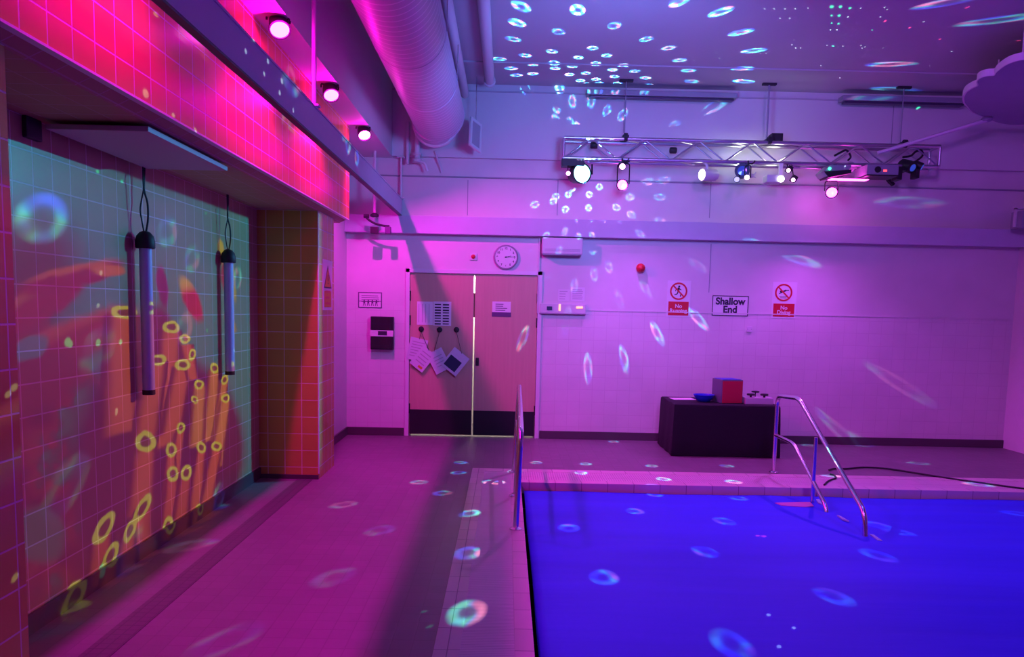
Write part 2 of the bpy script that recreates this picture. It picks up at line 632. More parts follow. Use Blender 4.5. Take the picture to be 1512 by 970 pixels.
# ------------------------------------------------------------------ doors
door = bpy.data.objects.new('door_1', None)
COL.objects.link(door)
door.location = ((DX0 + DX1) / 2, YF, 0)
door['kind'] = 'structure'
bm = BM()
fw = 0.05
b2(bm, (DX0 - fw, YF - .02, 0), (DX0, YF + .10, DZ + fw), .004)
b2(bm, (DX1, YF - .02, 0), (DX1 + fw, YF + .10, DZ + fw), .004)
b2(bm, (DX0 - fw, YF - .02, DZ), (DX1 + fw, YF + .10, DZ + fw), .004)
struct('door_frame', bm, M['white'], door)
XM = -0.402
for (a, c, s) in ((DX0 + .004, XM - .009, -1), (XM + .009, DX1 - .004, 1)):
    bm = BM()
    b2(bm, (a, YF + .01, .022), (c, YF + .055, DZ - .004), .002)
    leaf = struct('door_leaf', bm, M['wood'], door)
    bm = BM()
    b2(bm, (a + .004, YF + .004, .028), (c - .004, YF + .01, .335), .001)
    struct('kick_plate', bm, M['black'], leaf)
    hx = a if s < 0 else c
    for z in (1.75, 1.45, .35):
        bm = BM()
        cyl(bm, (hx, YF + .002, z - .06), (hx, YF + .002, z + .06), .011)
        struct('hinge', bm, M['black'], leaf, True)
bm = BM()
b2(bm, (XM + .03, YF + .0, .90), (XM + .07, YF + .01, 1.0), .004)
cyl(bm, (XM + .05, YF - .02, .955), (XM + .05, YF, .955), .012)
struct('lock', bm, M['black'], door)
bm = BM()
b2(bm, (DX0, YF + .056, 0), (DX0 + .02, YF + .075, DZ))
b2(bm, (DX1 - .02, YF + .056, 0), (DX1, YF + .075, DZ))
b2(bm, (DX0, YF + .056, DZ - .02), (DX1, YF + .075, DZ))
struct('door_stop', bm, M['white'], door)
# meeting-edge strip that leaves light above and below
bm = BM()
b2(bm, (XM - .012, YF + .048, 1.50), (XM + .012, YF + .056, 1.80))
struct('astragal', bm, M['wood'], door)


# ================================================================== THINGS ON THE FAR WALL
def fw_pt(x, y, d=0.0):
    return on(x, y, 1, YF - d)


# clock
c = fw_pt(747, 380)
t = thing('wall_clock', 'round white wall clock with black numerals above the doors', 'clock', (c.x, YF, c.z - .15))
RX = Matrix.Rotation(PI / 2, 3, 'X')
bm = BM()
lathe(bm, [(.150, 0), (.152, .02), (.148, .035), (.135, .040), (.132, .030)], (c.x, YF, c.z), rot=RX, seg=40)
put('clock_case', bm, M['grey'], t, True)
bm = BM()
lathe(bm, [(.132, .031), (.132, .033)], (c.x, YF, c.z), rot=RX, seg=40)
put('clock_face', bm, M['white'], t)
for k in range(12):
    a = PI / 2 - 2 * PI * (k + 1) / 12
    text('numeral', str(k + 1), .036, M['ink'], t, (c.x + .106 * math.cos(a), YF - .0345, c.z + .106 * math.sin(a)), bold=.001)
for nm, ang, ln, w in (('hour_hand', 2 * PI * (2.5 / 12), .065, .007), ('minute_hand', 2 * PI * (14.5 / 60), .10, .005)):
    bm = BM()
    a = PI / 2 - ang
    dv = Vector((math.cos(a), 0, math.sin(a)))
    cyl(bm, Vector((c.x, YF - .037, c.z)) - dv * .015, Vector((c.x, YF - .037, c.z)) + dv * ln, w * .6, w * .3, 6)
    put(nm, bm, M['ink'], t)
bm = BM()
cyl(bm, Vector((c.x, YF - .033, c.z)), Vector((c.x, YF - .041, c.z)), .010)
put('hand_hub', bm, M['ink'], t)

# red button plate
c = fw_pt(699, 379)
t = thing('alarm_button', 'small white square plate with red push button between clock and beam', 'alarm button', (c.x, YF, c.z))
bm = BM()
box(bm, (c.x, YF - .008, c.z), (.085, .016, .085), bev=.004)
put('back_plate', bm, M['white'], t)
bm = BM()
lathe(bm, [(.026, 0), (.026, .014), (.018, .022), (.004, .025)], (c.x, YF - .016, c.z), rot=RX)
put('button', bm, M['red'], t, True)

# white wall unit right of clock
a_, b_ = fw_pt(800, 352), fw_pt(858, 377)
t = thing('wall_unit', 'shallow white wall unit hung under the beam right of the clock', 'wall unit', (a_.x, YF, b_.z))
bm = BM()
b2(bm, (a_.x, YF - .16, b_.z), (b_.x, YF, a_.z), .012)
put('unit_case', bm, M['offwhite'], t)
bm = BM()
b2(bm, (a_.x + .01, YF - .162, b_.z - .014), (b_.x - .01, YF - .02, b_.z), .003)
put('outlet_flap', bm, M['grey'], t)
bm = BM()
for k in range(3):
    b2(bm, (a_.x + .03, YF - .1625, b_.z + .03 + k * .012), (b_.x - .03, YF - .16, b_.z + .034 + k * .012))
put('vent_slots', bm, M['papergrey'], t)

# vertical conduit beside the door
c0, c1 = fw_pt(800, 352), fw_pt(794, 462)
bm = BM()
b2(bm, (c1.x - .012, YF - .02, c1.z), (c1.x + .008, YF, 2.50), .003)
single('wall_conduit', bm, M['offwhite'], 'thin white vertical conduit running down beside the double doors', 'conduit', origin=(c1.x, YF, c1.z))

# control shelf
a_, b_ = fw_pt(797, 448), fw_pt(864, 463)
t = thing('switch_trunking', 'short white horizontal switch trunking with black switch and amber lamps beside the doors', 'switch panel', (a_.x, YF, b_.z))
bm = BM()
b2(bm, (a_.x, YF - .05, b_.z), (b_.x, YF, a_.z), .006)
put('trunking_body', bm, M['offwhite'], t)
bm = BM()
b2(bm, (a_.x - .005, YF - .055, b_.z - .012), (b_.x + .005, YF, b_.z), .002)
put('trunking_lip', bm, M['papergrey'], t)
bm = BM()
p = fw_pt(811, 455)
box(bm, (p.x, YF - .055, p.z), (.065, .014, .045), bev=.004)
put('rocker_switch', bm, M['navy'], t)
for x, w, h in ((826, .022, .08), (853, .045, .024), (858, .03, .024)):
    bm = BM()
    p = fw_pt(x, 454)
    box(bm, (p.x, YF - .053, p.z), (w, .01, h), bev=.002)
    put('indicator_lamp', bm, M['e_amber'], t)


def notice(name, x0, y0, x1, y1, label, cat='notice', base='paper', d=0.0, yoff=0.0, group=None):
    """a thin board on the far wall; returns its empty and corners"""
    a, b = on(x0, y0, 1, YF - yoff), on(x1, y1, 1, YF - yoff)
    zt, zb = a.z, b.z
    t = thing(name, label, cat, ((a.x + b.x) / 2, YF - yoff, zb), group)
    bm = BM()
    b2(bm, (a.x, YF - yoff - .004, zb), (b.x, YF - yoff - .0005, zt))
    put('sheet', bm, M[base], t)
    return t, a.x, b.x, zb, zt, YF - yoff - .0045


def bars(t, name, x0, x1, zs, h, y, m, jitter=0.0):
    bm = BM()
    for z in zs:
        e = random.uniform(0, jitter) * (x1 - x0)
        b2(bm, (x0, y - .0006, z - h / 2), (x1 - e, y + .0004, z + h / 2))
    return put(name, bm, m, t)


def frame(t, name, x0, x1, z0, z1, w, y, m):
    bm = BM()
    b2(bm, (x0, y - .0012, z0), (x0 + w, y, z1))
    b2(bm, (x1 - w, y - .0012, z0), (x1, y, z1))
    b2(bm, (x0 + w, y - .0012, z0), (x1 - w, y, z0 + w))
    b2(bm, (x0 + w, y - .0012, z1 - w), (x1 - w, y, z1))
    return put(name, bm, m, t)


# sheets above the trunking
t, x0, x1, z0, z1, y = notice('instruction_sheet', 843, 424, 863, 445, 'pale printed instruction sheet taped above the switch trunking, right of the two')
bars(t, 'printed_lines', x0 + .02, x1 - .02, [z0 + .03 + k * .022 for k in range(6)], .007, y, M['papergrey'], .3)
t, x0, x1, z0, z1, y = notice('instruction_sheet', 824, 427, 841, 445, 'small pale sheet above the switch trunking, nearer the doors')
bars(t, 'printed_lines', x0 + .02, x1 - .02, [z0 + .03 + k * .03 for k in range(4)], .006, y, M['papergrey'], .4)

# bordered notice left of door
t, x0, x1, z0, z1, y = notice('pictogram_notice', 529, 431, 564, 455, 'red bordered notice with text lines above a row of small figures')
frame(t, 'border', x0, x1, z0, z1, .012, y, M['inkp'])
bars(t, 'printed_lines', x0 + .04, x1 - .03, [z1 - .045 - k * .024 for k in range(4)], .006, y, M['inkp'], .15)
bm = BM()
b2(bm, (x0 + .012, y - .001, (z0 + z1) / 2 - .018), (x1 - .012, y, (z0 + z1) / 2 - .010))
put('dividing_line', bm, M['inkp'], t)
for k in range(4):
    bm = BM()
    cx = x0 + .075 + k * .05
    zb_ = z0 + .025
    for dx in (-.011, .011):
        prism(bm, [(cx + dx * .6 - .004, y, zb_ + .035), (cx + dx * .6 + .004, y, zb_ + .035), (cx + dx * 1.2 + .004, y, zb_), (cx + dx * 1.2 - .004, y, zb_)], (0, -.001, 0))
    b2(bm, (cx - .011, y - .001, zb_ + .033), (cx + .011, y, zb_ + .058))
    cyl(bm, (cx, y, zb_ + .066), (cx, y - .001, zb_ + .066), .008, seg=12)
    put('figure', bm, M['inkp'], t)

# dispenser
a_, b_ = fw_pt(549, 467), fw_pt(582, 516)
t = thing('glove_dispenser', 'wall dispenser of two dark windows with a white band between, left of the doors', 'dispenser', ((a_.x + b_.x) / 2, YF, b_.z))
zm = (a_.z + b_.z) / 2
bm = BM()
b2(bm, (a_.x, YF - .09, b_.z), (b_.x, YF, a_.z), .008)
put('dispenser_case', bm, M['black'], t)
for z0, z1 in ((b_.z + .012, zm - .045), (zm + .045, a_.z - .012)):
    bm = BM()
    b2(bm, (a_.x + .012, YF - .094, z0), (b_.x - .012, YF - .09, z1), .002)
    put('window', bm, mat('dark_glass', (.02, .02, .035), .08, coat=1), t)
bm = BM()
b2(bm, (a_.x - .003, YF - .10, zm - .04), (b_.x + .003, YF - .086, zm + .035), .003)
put('white_band', bm, M['white'], t)
bm = BM()
box(bm, ((a_.x + b_.x) / 2 + .01, YF - .102, zm), (.11, .005, .05), bev=.002)
put('dark_plate', bm, M['ink'], t)

# prohibition signs
def circle_ring(bm, cx, cz, r0, r1, y, n=36):
    vo = [bm.verts.new((cx + r1 * math.cos(2 * PI * k / n), y, cz + r1 * math.sin(2 * PI * k / n))) for k in range(n)]
    vi = [bm.verts.new((cx + r0 * math.cos(2 * PI * k / n), y, cz + r0 * math.sin(2 * PI * k / n))) for k in range(n)]
    r = []
    for k in range(n):
        r.append(bm.faces.new((vo[k], vo[(k + 1) % n], vi[(k + 1) % n], vi[k])))
    g = bmesh.ops.extrude_face_region(bm, geom=r)
    bmesh.ops.translate(bm, vec=(0, -.0015, 0), verts=[v for v in g['geom'] if isinstance(v, bmesh.types.BMVert)])


def seg2(bm, x0, z0, x1, z1, w, y):
    d = Vector((x1 - x0, 0, z1 - z0)).normalized()
    n = Vector((-d.z, 0, d.x)) * w / 2
    p0, p1 = Vector((x0, y, z0)), Vector((x1, y, z1))
    prism(bm, [p0 + n, p1 + n, p1 - n, p0 - n], (0, -.001, 0))


for word, cx_, px0, px1, py0, py1, cyp, kind in (('Running', 1002, 987, 1016, 445, 466, 430, 0), ('Diving', 1157, 1142, 1172, 448, 468, 432, 1)):
    c = fw_pt(cx_, cyp)
    a_, b_ = fw_pt(px0, py0), fw_pt(px1, py1)
    lab = 'white board with red crossed circle over a running figure and red panel reading No Running' if kind == 0 else 'white board with red crossed circle over a diver and red panel reading No Diving'
    t = thing('warning_sign', lab, 'sign', (c.x, YF, b_.z))
    bm = BM()
    b2(bm, (a_.x - .02, YF - .003, b_.z - .02), (b_.x + .02, YF, c.z + .13), .001)
    put('sign_board', bm, M['paper'], t)
    y = YF - .0035
    bm = BM()
    circle_ring(bm, c.x, c.z, .088, .108, y)
    seg2(bm, c.x - .066, c.z + .066, c.x + .066, c.z - .066, .018, y)
    put('crossed_circle', bm, M['red'], t)
    bm = BM()
    if kind == 0:
        cyl(bm, (c.x + .005, y, c.z + .058), (c.x + .005, y - .0008, c.z + .058), .013, seg=14)
        for s_ in ((.0, .045, -.005, -.005, .026), (-.005, .0, .03, -.03, .014), (.03, -.03, .022, -.065, .012), (-.005, .0, -.018, -.035, .014), (-.018, -.035, -.05, -.042, .012), (.0, .035, .032, .015, .010), (.0, .035, -.035, .02, .010), (-.035, .02, -.04, -.002, .009)):
            seg2(bm, c.x + s_[0], c.z + s_[1], c.x + s_[2], c.z + s_[3], s_[4], y + .0006)
    else:
        cyl(bm, (c.x - .035, y, c.z + .012), (c.x - .035, y - .0008, c.z + .012), .013, seg=14)
        for s_ in ((-.025, .005, .03, .028, .02), (.03, .028, .065, .03, .011), (-.02, .0, -.058, -.014, .010), (-.05, -.05, .05, -.05, .006), (-.04, -.066, .04, -.066, .006)):
            seg2(bm, c.x + s_[0], c.z + s_[1], c.x + s_[2], c.z + s_[3], s_[4], y + .0006)
    put('pictogram', bm, M['ink'], t)
    bm = BM()
    b2(bm, (a_.x, y - .001, b_.z), (b_.x, y, a_.z), .0)
    rp_ = put('red_panel', bm, M['red'], t)
    cx, cz = (a_.x + b_.x) / 2, (a_.z + b_.z) / 2
    text('lettering', 'No\n' + word, .066, M['paper'], rp_, (cx, y - .0018, cz), bold=.0015)
# shallow end
t, x0, x1, z0, z1, y = notice('depth_sign', 1052, 436, 1104, 467, 'white rectangular sign with dark border reading Shallow End', 'sign')
frame(t, 'border', x0, x1, z0, z1, .010, y, M['ink'])
text('lettering', 'Shallow\nEnd', .118, M['ink'], t, ((x0 + x1) / 2, y - .001, (z0 + z1) / 2 + .002), bold=.004)

# red sounder
c = fw_pt(945, 396)
t = thing('fire_alarm_sounder', 'round red fire alarm sounder high on the far wall', 'fire alarm', (c.x, YF, c.z - .06))
bm = BM()
lathe(bm, [(.045, 0), (.045, .03), (.040, .035)], (c.x, YF, c.z), rot=RX)
put('sounder_base', bm, M['red'], t, True)
bm = BM()
lathe(bm, [(.052, .03), (.056, .045), (.052, .075), (.036, .095), (.01, .105)], (c.x, YF, c.z), rot=RX)
put('sounder_dome', bm, M['red'], t, True)
# small socket
c = fw_pt(1106, 486)
t = thing('wall_socket', 'small white square blanking plate below the Shallow End sign', 'socket', (c.x, YF, c.z))
bm = BM()
box(bm, (c.x, YF - .008, c.z), (.07, .016, .07), bev=.005)
put('plate', bm, M['white'], t)
for d in (-.025, .025):
    bm = BM()
    cyl(bm, (c.x + d, YF - .0155, c.z), (c.x + d, YF - .018, c.z), .004, seg=8)
    put('screw', bm, M['grey'], t)

# ------------------------------------------------------------------ sheets and pockets on the left door leaf
YD = 0.0  # leaf face is behind the wall face
def leaf_sheet(name, x0, y0, x1, y1, label, base='paper', cat='notice'):
    a, b = on(x0, y0, 1, YF + .01), on(x1, y1, 1, YF + .01)
    t = thing(name, label, cat, ((a.x + b.x) / 2, YF + .01, b.z))
    bm = BM()
    b2(bm, (a.x, YF + .006, b.z), (b.x, YF + .0095, a.z))
    put('sheet', bm, M[base], t)
    return t, a.x, b.x, b.z, a.z, YF + .0055


t, x0, x1, z0, z1, y = leaf_sheet('rota_sheet', 616, 445, 639, 480, 'pale printed rota sheet in columns taped on the left door leaf, nearer the hinges')
bm = BM()
for k in range(4):
    b2(bm, (x0 + .02 + k * .042, y - .0006, z0 + .03), (x0 + .026 + k * .042, y + .0004, z1 - .03))
put('column_lines', bm, M['papergrey'], t)
t, x0, x1, z0, z1, y = leaf_sheet('rota_sheet', 640, 445, 666, 481, 'sheet with two columns of dark printed blocks taped on the left door leaf')
for q in (0, 1):
    for k in range(8):
        bm = BM()
        zz = z1 - .03 - k * .034
        b2(bm, (x0 + .018 + q * .1, y - .0006, zz - random.uniform(.012, .02)), (x0 + .095 + q * .1, y + .0004, zz))
        put('printed_block', bm, M['ink'], t)
t, x0, x1, z0, z1, y = leaf_sheet('door_sign', 727, 445, 754, 468, 'small notice with dark lower band on the right door leaf')
bm = BM()
b2(bm, (x0 - .004, y - .001, z0), (x1 + .004, y, z0 + .055))
put('dark_band', bm, M['inkp'], t)
bars(t, 'printed_lines', x0 + .04, x1 - .04, [z0 + .08 + k * .025 for k in range(4)], .008, y, M['inkp'], .4)
text('lettering', 'PRIVATE', .0, M['paper'], t, (x0, y, z0)) if False else None

for k, (hx, hy, labs) in enumerate(((622, 487, 'left'), (649, 488, 'middle'), (674, 488, 'right'))):
    c = on(hx, hy, 1, YF + .005)
    t = thing('door_hook', 'black round adhesive hook on the left door leaf, the %s' % ('one nearest the hinges' if k == 0 else 'middle of three' if k == 1 else 'one nearest the meeting edge'), 'hook', (c.x, YF + .005, c.z))
    bm = BM()
    lathe(bm, [(.034, 0), (.034, .006), (.028, .014), (.008, .018)], (c.x, YF + .005, c.z + .01), rot=RX)
    put('hook_base', bm, M['black'], t, True)
    bm = BM()
    tube(bm, smooth_path([(c.x, YF - .01, c.z), (c.x, YF - .022, c.z - .012), (c.x, YF - .030, c.z - .012), (c.x, YF - .030, c.z)]), .004, 8)
    put('hook_prong', bm, M['black'], t, True)

# laminated sheets that hang from the hooks
def hung(cx, cy, w, h, ang, d, hookxy, label, parts):
    c = on(cx, cy, 1, YF - d)
    t = thing('hanging_card', label, 'laminated card', (c.x, YF - d, c.z), 'laminated cards on the door')
    rm = Matrix.Rotation(ang, 3, 'Y')
    bm = BM()
    box(bm, c, (w, .004, h), rm, .0)
    put('card', bm, M['plastic_clear'], t)
    top = c + rm @ Vector((0, 0, h / 2 - .01))
    hk = on(hookxy[0], hookxy[1], 1, YF - .024)
    if (hk - top).length < .6:
        bm = BM()
        tube(bm, [hk, (hk + top) / 2 + Vector((0, -.002, 0)), top + Vector((0, -.004, 0))], .003, 6)
        put('cord', bm, M['black'], t)
    for nm, px, pz, pw, ph, m_ in parts:
        bm = BM()
        box(bm, c + rm @ Vector((px, -.0028, pz)), (pw, .0015, ph), rm)
        put(nm, bm, M[m_], t)
    return t


L1 = [('printed_line', 0, .09 - k * .035, .16, .010, 'papergrey') for k in range(6)]
hung(616, 516, .22, .28, math.radians(12), .022, (622, 490), 'pale laminated card of ruled lines hanging nearest the door hinges', L1)
hung(624, 530, .20, .28, math.radians(38), .030, (622, 490), 'tilted laminated card with amber and purple print overlapping the ruled card', [('printed_line', 0, .08 - k * .045, .13, .012, 'papergrey') for k in range(4)] + [('amber_patch', .04, -.10, .06, .03, 'amber')])
hung(648, 533, .21, .28, math.radians(-28), .026, (649, 490), 'pale laminated card with faint print hanging on middle hook', [('printed_line', .01, .06 - k * .04, .12, .010, 'papergrey') for k in range(4)])
hung(672, 534, .24, .28, math.radians(38), .034, (674, 490), 'laminated card with a navy panel hanging nearest the meeting edge', [('navy_panel', -.01, -.035, .17, .15, 'navy')])

# ================================================================== TABLE AND ITS THINGS
TX0, TX1, TY0, TY1, TZ = 1.85, 3.06, 8.42, 9.18, 0.60
f0, f1 = on(994, 674, 2, 0), on(1142, 675, 2, 0)
TY0 = (f0.y + f1.y) / 2
TX0, TX1 = f0.x, f1.x + .04
TY1 = min(TY0 + .78, YF - .06)
p = on(1060, 598, 1, TY0)
TZ = p.z
t = thing('covered_table', 'low rectangular table fully covered by a black cloth against the far wall', 'table', ((TX0 + TX1) / 2, (TY0 + TY1) / 2, 0))
bm = BM()
nx, ny = 46, 26
per = []
# rounded rectangle loop with small pleats lower down
def loop(z, flare):
    pts = []
    r = .05
    W0, W1, D0, D1 = TX0 - flare, TX1 + flare, TY0 - flare, TY1 + flare
    n = 160
    tot = 2 * ((W1 - W0) + (D1 - D0))
    for k in range(n):
        s = tot * k / n
        if s < W1 - W0:
            x, y_, nx_, ny_ = W0 + s, D0, 0, -1
        elif s < (W1 - W0) + (D1 - D0):
            x, y_, nx_, ny_ = W1, D0 + s - (W1 - W0), 1, 0
        elif s < 2 * (W1 - W0) + (D1 - D0):
            x, y_, nx_, ny_ = W1 - (s - (W1 - W0) - (D1 - D0)), D1, 0, 1
        else:
            x, y_, nx_, ny_ = W0, D1 - (s - 2 * (W1 - W0) - (D1 - D0)), -1, 0
        wv_ = flare * .35 * math.sin(s * 17 + 1.3 * math.sin(s * 5))
        pts.append(Vector((x + nx_ * wv_, y_ + ny_ * wv_, z)))
    return pts


rows = [loop(TZ, -.012), loop(TZ - .008, -.003), loop(TZ - .03, 0), loop(TZ * .66, .006), loop(TZ * .33, .012), loop(.012, .018), loop(.004, .014)]
vr = [[bm.verts.new(p) for p in r] for r in rows]
for a, b in zip(vr, vr[1:]):
    for k in range(len(a)):
        bm.faces.new((a[k], a[(k + 1) % len(a)], b[(k + 1) % len(a)], b[k]))
bm.faces.new(vr[0])
put('tablecloth', bm, M['black_cloth'], t, True)
bm = BM()
b2(bm, (TX0 + .03, TY0 + .03, TZ - .035), (TX1 - .03, TY1 - .03, TZ - .012), .003)
put('table_top', bm, M['black'], t)
for sx in (TX0 + .06, TX1 - .06):
    for sy in (TY0 + .06, TY1 - .06):
        bm = BM()
        cyl(bm, (sx, sy, 0), (sx, sy, TZ - .035), .016)
        put('leg', bm, M['grey'], t, True)

# sheet of paper
c = on(998, 585, 2, TZ + .003)
c.y = min(c.y, TY1 - .15)
bm = BM()
box(bm, (c.x + .02, c.y - .1, TZ + .003), (.27, .20, .003), Euler((0, 0, .12)))
single('paper_sheet', bm, M['paper'], 'white paper sheet lying flat on the black covered table', 'paper', origin=(c.x, c.y, TZ))
# blue bowl
c = on(1039, 590, 1, TY0 + .30)
t = thing('plastic_tray', 'shallow blue plastic bowl on the black table beside the red and grey cube', 'bowl', (c.x, c.y, TZ))
bm = BM()
lathe(bm, [(.06, .0), (.07, .004), (.105, .045), (.115, .075), (.122, .078), (.122, .084), (.110, .082), (.095, .045), (.06, .014)], (c.x, c.y, TZ + .001), seg=36)
put('bowl_body', bm, M['blue_bowl'], t, True)
bm = BM()
lathe(bm, [(.06, .0), (.066, .002), (.066, .006), (.05, .008)], (c.x, c.y, TZ + .0145), seg=30)
put('bowl_base', bm, M['navy'], t, True)
# cube
c0 = on(1063, 593, 1, TY0 + .14)
c1 = on(1096, 593, 1, TY0 + .14)
w = c1.x - c0.x
t = thing('vinyl_cube', 'upright block with a red front and grey sides standing on the black table', 'cube', ((c0.x + c1.x) / 2, TY0 + .27, TZ))
rz_ = Euler((0, 0, math.radians(10)))
cc = Vector(((c0.x + c1.x) / 2 - .01, TY0 + .28, TZ + .002 + .135))
bm = BM()
box(bm, cc, (w, .26, .27), rz_, .008)
put('cube_body', bm, M['cubegrey'], t)
bm = BM()
box(bm, cc + rz_.to_matrix() @ Vector((0, -.132, -.004)), (w - .012, .006, .25), rz_, .002)
put('red_front', bm, M['cubered'], t)
bm = BM()
box(bm, cc + rz_.to_matrix() @ Vector((0, 0, .137)), (w - .03, .22, .006), rz_, .002)
put('blue_top', bm, M['blue_bowl'], t)
# two small white boxes with black knobs
def knob_box(x, wd, label, n):
    c = on(x, 594, 1, TY0 + .20)
    t = thing('switch_box', label, 'switch box', (c.x, c.y, TZ))
    bm = BM()
    b2(bm, (c.x - wd / 2, c.y - .07, TZ + .001), (c.x + wd / 2, c.y + .07, TZ + .075), .006)
    put('box_body', bm, M['offwhite'], t)
    for k in range(n):
        bm = BM()
        kx = c.x + (k - (n - 1) / 2) * .12
        lathe(bm, [(.012, 0), (.012, .02), (.042, .022), (.046, .032), (.040, .042), (.008, .044)], (kx, c.y, TZ + .075))
        put('knob', bm, M['black'], t, True)
    return t


knob_box(1108, .16, 'small white box with one black knob beside the red cube on the table', 1)
knob_box(1128, .17, 'small white box with black knob at the right end of the black table', 1)
c = on(1118, 594, 1, TY0 + .28)
bm = BM()
lathe(bm, [(.03, 0), (.03, .006), (.006, .01), (.006, .11), (.044, .115), (.046, .13), (.01, .135)], (c.x, TY0 + .36, TZ + .001))
single('knob_stand', bm, M['black'], 'black mushroom knob on a thin stem behind the two small white boxes', 'knob', smooth=True, origin=(c.x, TY0 + .36, TZ))


# ================================================================== RAILS
def bent(pts, r=.06, n=5):
    """round the corners of a polyline"""
    P = [Vector(p) for p in pts]
    out = [P[0]]
    for a, b, c in zip(P, P[1:], P[2:]):
        u, v = (a - b), (c - b)
        k = min(r, u.length * .45, v.length * .45)
        s, e = b + u.normalized() * k, b + v.normalized() * k
        for i in range(n + 1):
            t_ = i / n
            out.append(s * (1 - t_) ** 2 + b * 2 * t_ * (1 - t_) + e * t_ * t_)
    out.append(P[-1])
    return out


RXX = 2.78
def rp2(x, y):
    return on(x, y, 0, RXX)


pb = on(1142, 698, 2, 0)
RXX = pb.x
base = Vector((RXX, pb.y, .006))
top0, top1 = rp2(1146, 590), rp2(1176, 588)
endp = on(1283, 787, 0, RXX)
t = thing('pool_handrail', 'polished steel handrail sloping down into the pool in front of the black table', 'handrail', base)
bm = BM()
tp0 = Vector((RXX, base.y, rp2(1144, 583).z))
path = bent([base, tp0, rp2(1180, 588), rp2(1277, 757), Vector((RXX, endp.y, -.35))], .10, 7)
tube(bm, path, .021, 14)
put('top_rail', bm, M['steel'], t, True)
m0 = rp2(1142, 641)
m0.y = base.y
low = bent([Vector((RXX, base.y, m0.z)), rp2(1172, 655), rp2(1220, 748), Vector((RXX, rp2(1226, 758).y, -.35))], .08, 6)
bm = BM()
tube(bm, low, .018, 14)
put('lower_rail', bm, M['steel'], t, True)
bm = BM()
s0, s1 = rp2(1205, 646), rp2(1203, 712)
tube(bm, [s0, Vector((RXX, s0.y, s1.z)), Vector((RXX, s0.y, -.3))], .017, 12)
put('strut', bm, M['steel'], t, True)
bm = BM()
lathe(bm, [(.045, 0), (.045, .006), (.03, .012), (.022, .018)], (base.x, base.y, .004))
put('floor_flange', bm, M['steel'], t, True)

# rail on the left coping
LX = .118
b0, b1, b2_ = on(763, 781, 2, .006), on(760, 732, 2, .006), on(759, 697, 2, .006)
LX = .112
t = thing('pool_handrail', 'steel handrail with three posts seen almost end on, on the coping nearest the doors', 'handrail', (LX, b0.y, 0))
zt0 = on(773, 638, 1, b0.y).z
zt1 = on(770, 568, 1, b2_.y).z
bm = BM()
tube(bm, bent([(LX - .012, b0.y, .006), (LX + .012, b0.y, zt0), (LX + .028, b2_.y, zt1), (LX - .008, b2_.y, .006)], .11, 8), .021, 14)
put('top_rail', bm, M['steel'], t, True)
bm = BM()
zm = zt0 + (zt1 - zt0) * .5
tube(bm, [(LX - .005, b1.y, .006), (LX + .018, b1.y, zm - .01)], .017, 12)
put('strut', bm, M['steel'], t, True)
bm = BM()
tube(bm, [(LX + .004, b0.y, zt0 * .56), (LX + .014, b1.y, .47), (LX + .012, b2_.y, .52)], .016, 12)
put('lower_rail', bm, M['steel'], t, True)
for q in (b0, b1, b2_):
    bm = BM()
    lathe(bm, [(.045, 0), (.045, .006), (.03, .012), (.022, .018)], (LX - .012, q.y, .006))
    put('floor_flange', bm, M['steel'], t, True)

# ------------------------------------------------------------------ pool cover
bm = BM()
X0, X1, Y0, Y1 = CI + .03, PXR - .03, PYN - .25, CY0 - .03
nx, ny = 90, 100
g = [[None] * (ny + 1) for _ in range(nx + 1)]
for i in range(nx + 1):
    for j in range(ny + 1):
        x = X0 + (X1 - X0) * i / nx
        y = Y0 + (Y1 - Y0) * j / ny
        z = WZ + .004 * math.sin(x * 3.1 + 1.2 * math.sin(y * 2.3)) + .004 * math.sin(y * 6.2 + .8 * math.sin(x * 1.7))
        e = min(x - X0, X1 - x, Y1 - y)
        z += .022 * max(0, 1 - e / .06) - .03 * max(0, 1 - e / .012)
        x2 = x + (.003 * math.sin(y * 3) if i == 0 else 0)
        y2 = y + (.008 * math.sin(x * 11) if j == ny else 0)
        g[i][j] = bm.verts.new((x2, y2, z))
for i in range(nx):
    for j in range(ny):
        bm.faces.new((g[i][j], g[i + 1][j], g[i + 1][j + 1], g[i][j + 1]))
cover = single('pool_cover', bm, M['cover'], 'deep blue sheet filling the pool basin level with its edge', 'pool cover', smooth=True)
sm = cover.modifiers.new('thick', 'SOLIDIFY')
sm.thickness = .012
sm.offset = -1

# thin coloured slabs standing for sheens and reflections on the cover
def slab(pxs, z, th, m, name, label, cat):
    pts = [on(x, y, 2, z) for x, y in pxs]
    bm = BM()
    prism(bm, pts, (0, 0, -th))
    return single(name, bm, m, label, cat, origin=pts[0])


pale = mat('pale_cover_sheen', (.30, .60, .62), .5)
pinkt = mat('pink_reflection', (.55, .16, .45), .3)  # pink of a light reflection put into the slab's colour
slab([(1165, 720), (1186, 720), (1185, 725), (1172, 725)], WZ + .034, .02, pale, 'cover_sheen', 'small pale green sheen at the pool edge between the rail posts', 'glint')
slab([(1205, 737), (1210, 737), (1214, 744), (1208, 742)], WZ + .024, .012, pale, 'cover_sheen', 'small pale sheen at foot of the rail strut on the blue pool', 'glint')
slab([(1236, 760), (1242, 762), (1254, 769), (1244, 766)], WZ + .024, .012, pale, 'cover_sheen', 'pale sliver of sheen on the blue pool between the feet of the two rails', 'glint')
slab([(1284, 788), (1290, 789), (1303, 798), (1296, 797)], WZ + .024, .012, pale, 'cover_sheen', 'pale pointed sheen just beyond the foot of the long steel rail', 'glint')
slab([(1144, 742), (1154, 746), (1189, 748), (1202, 747), (1196, 741), (1184, 741)], WZ + .024, .006, pinkt, 'reflection_patch', 'thin pinkish light reflection on the blue pool beside the rail', 'patch')

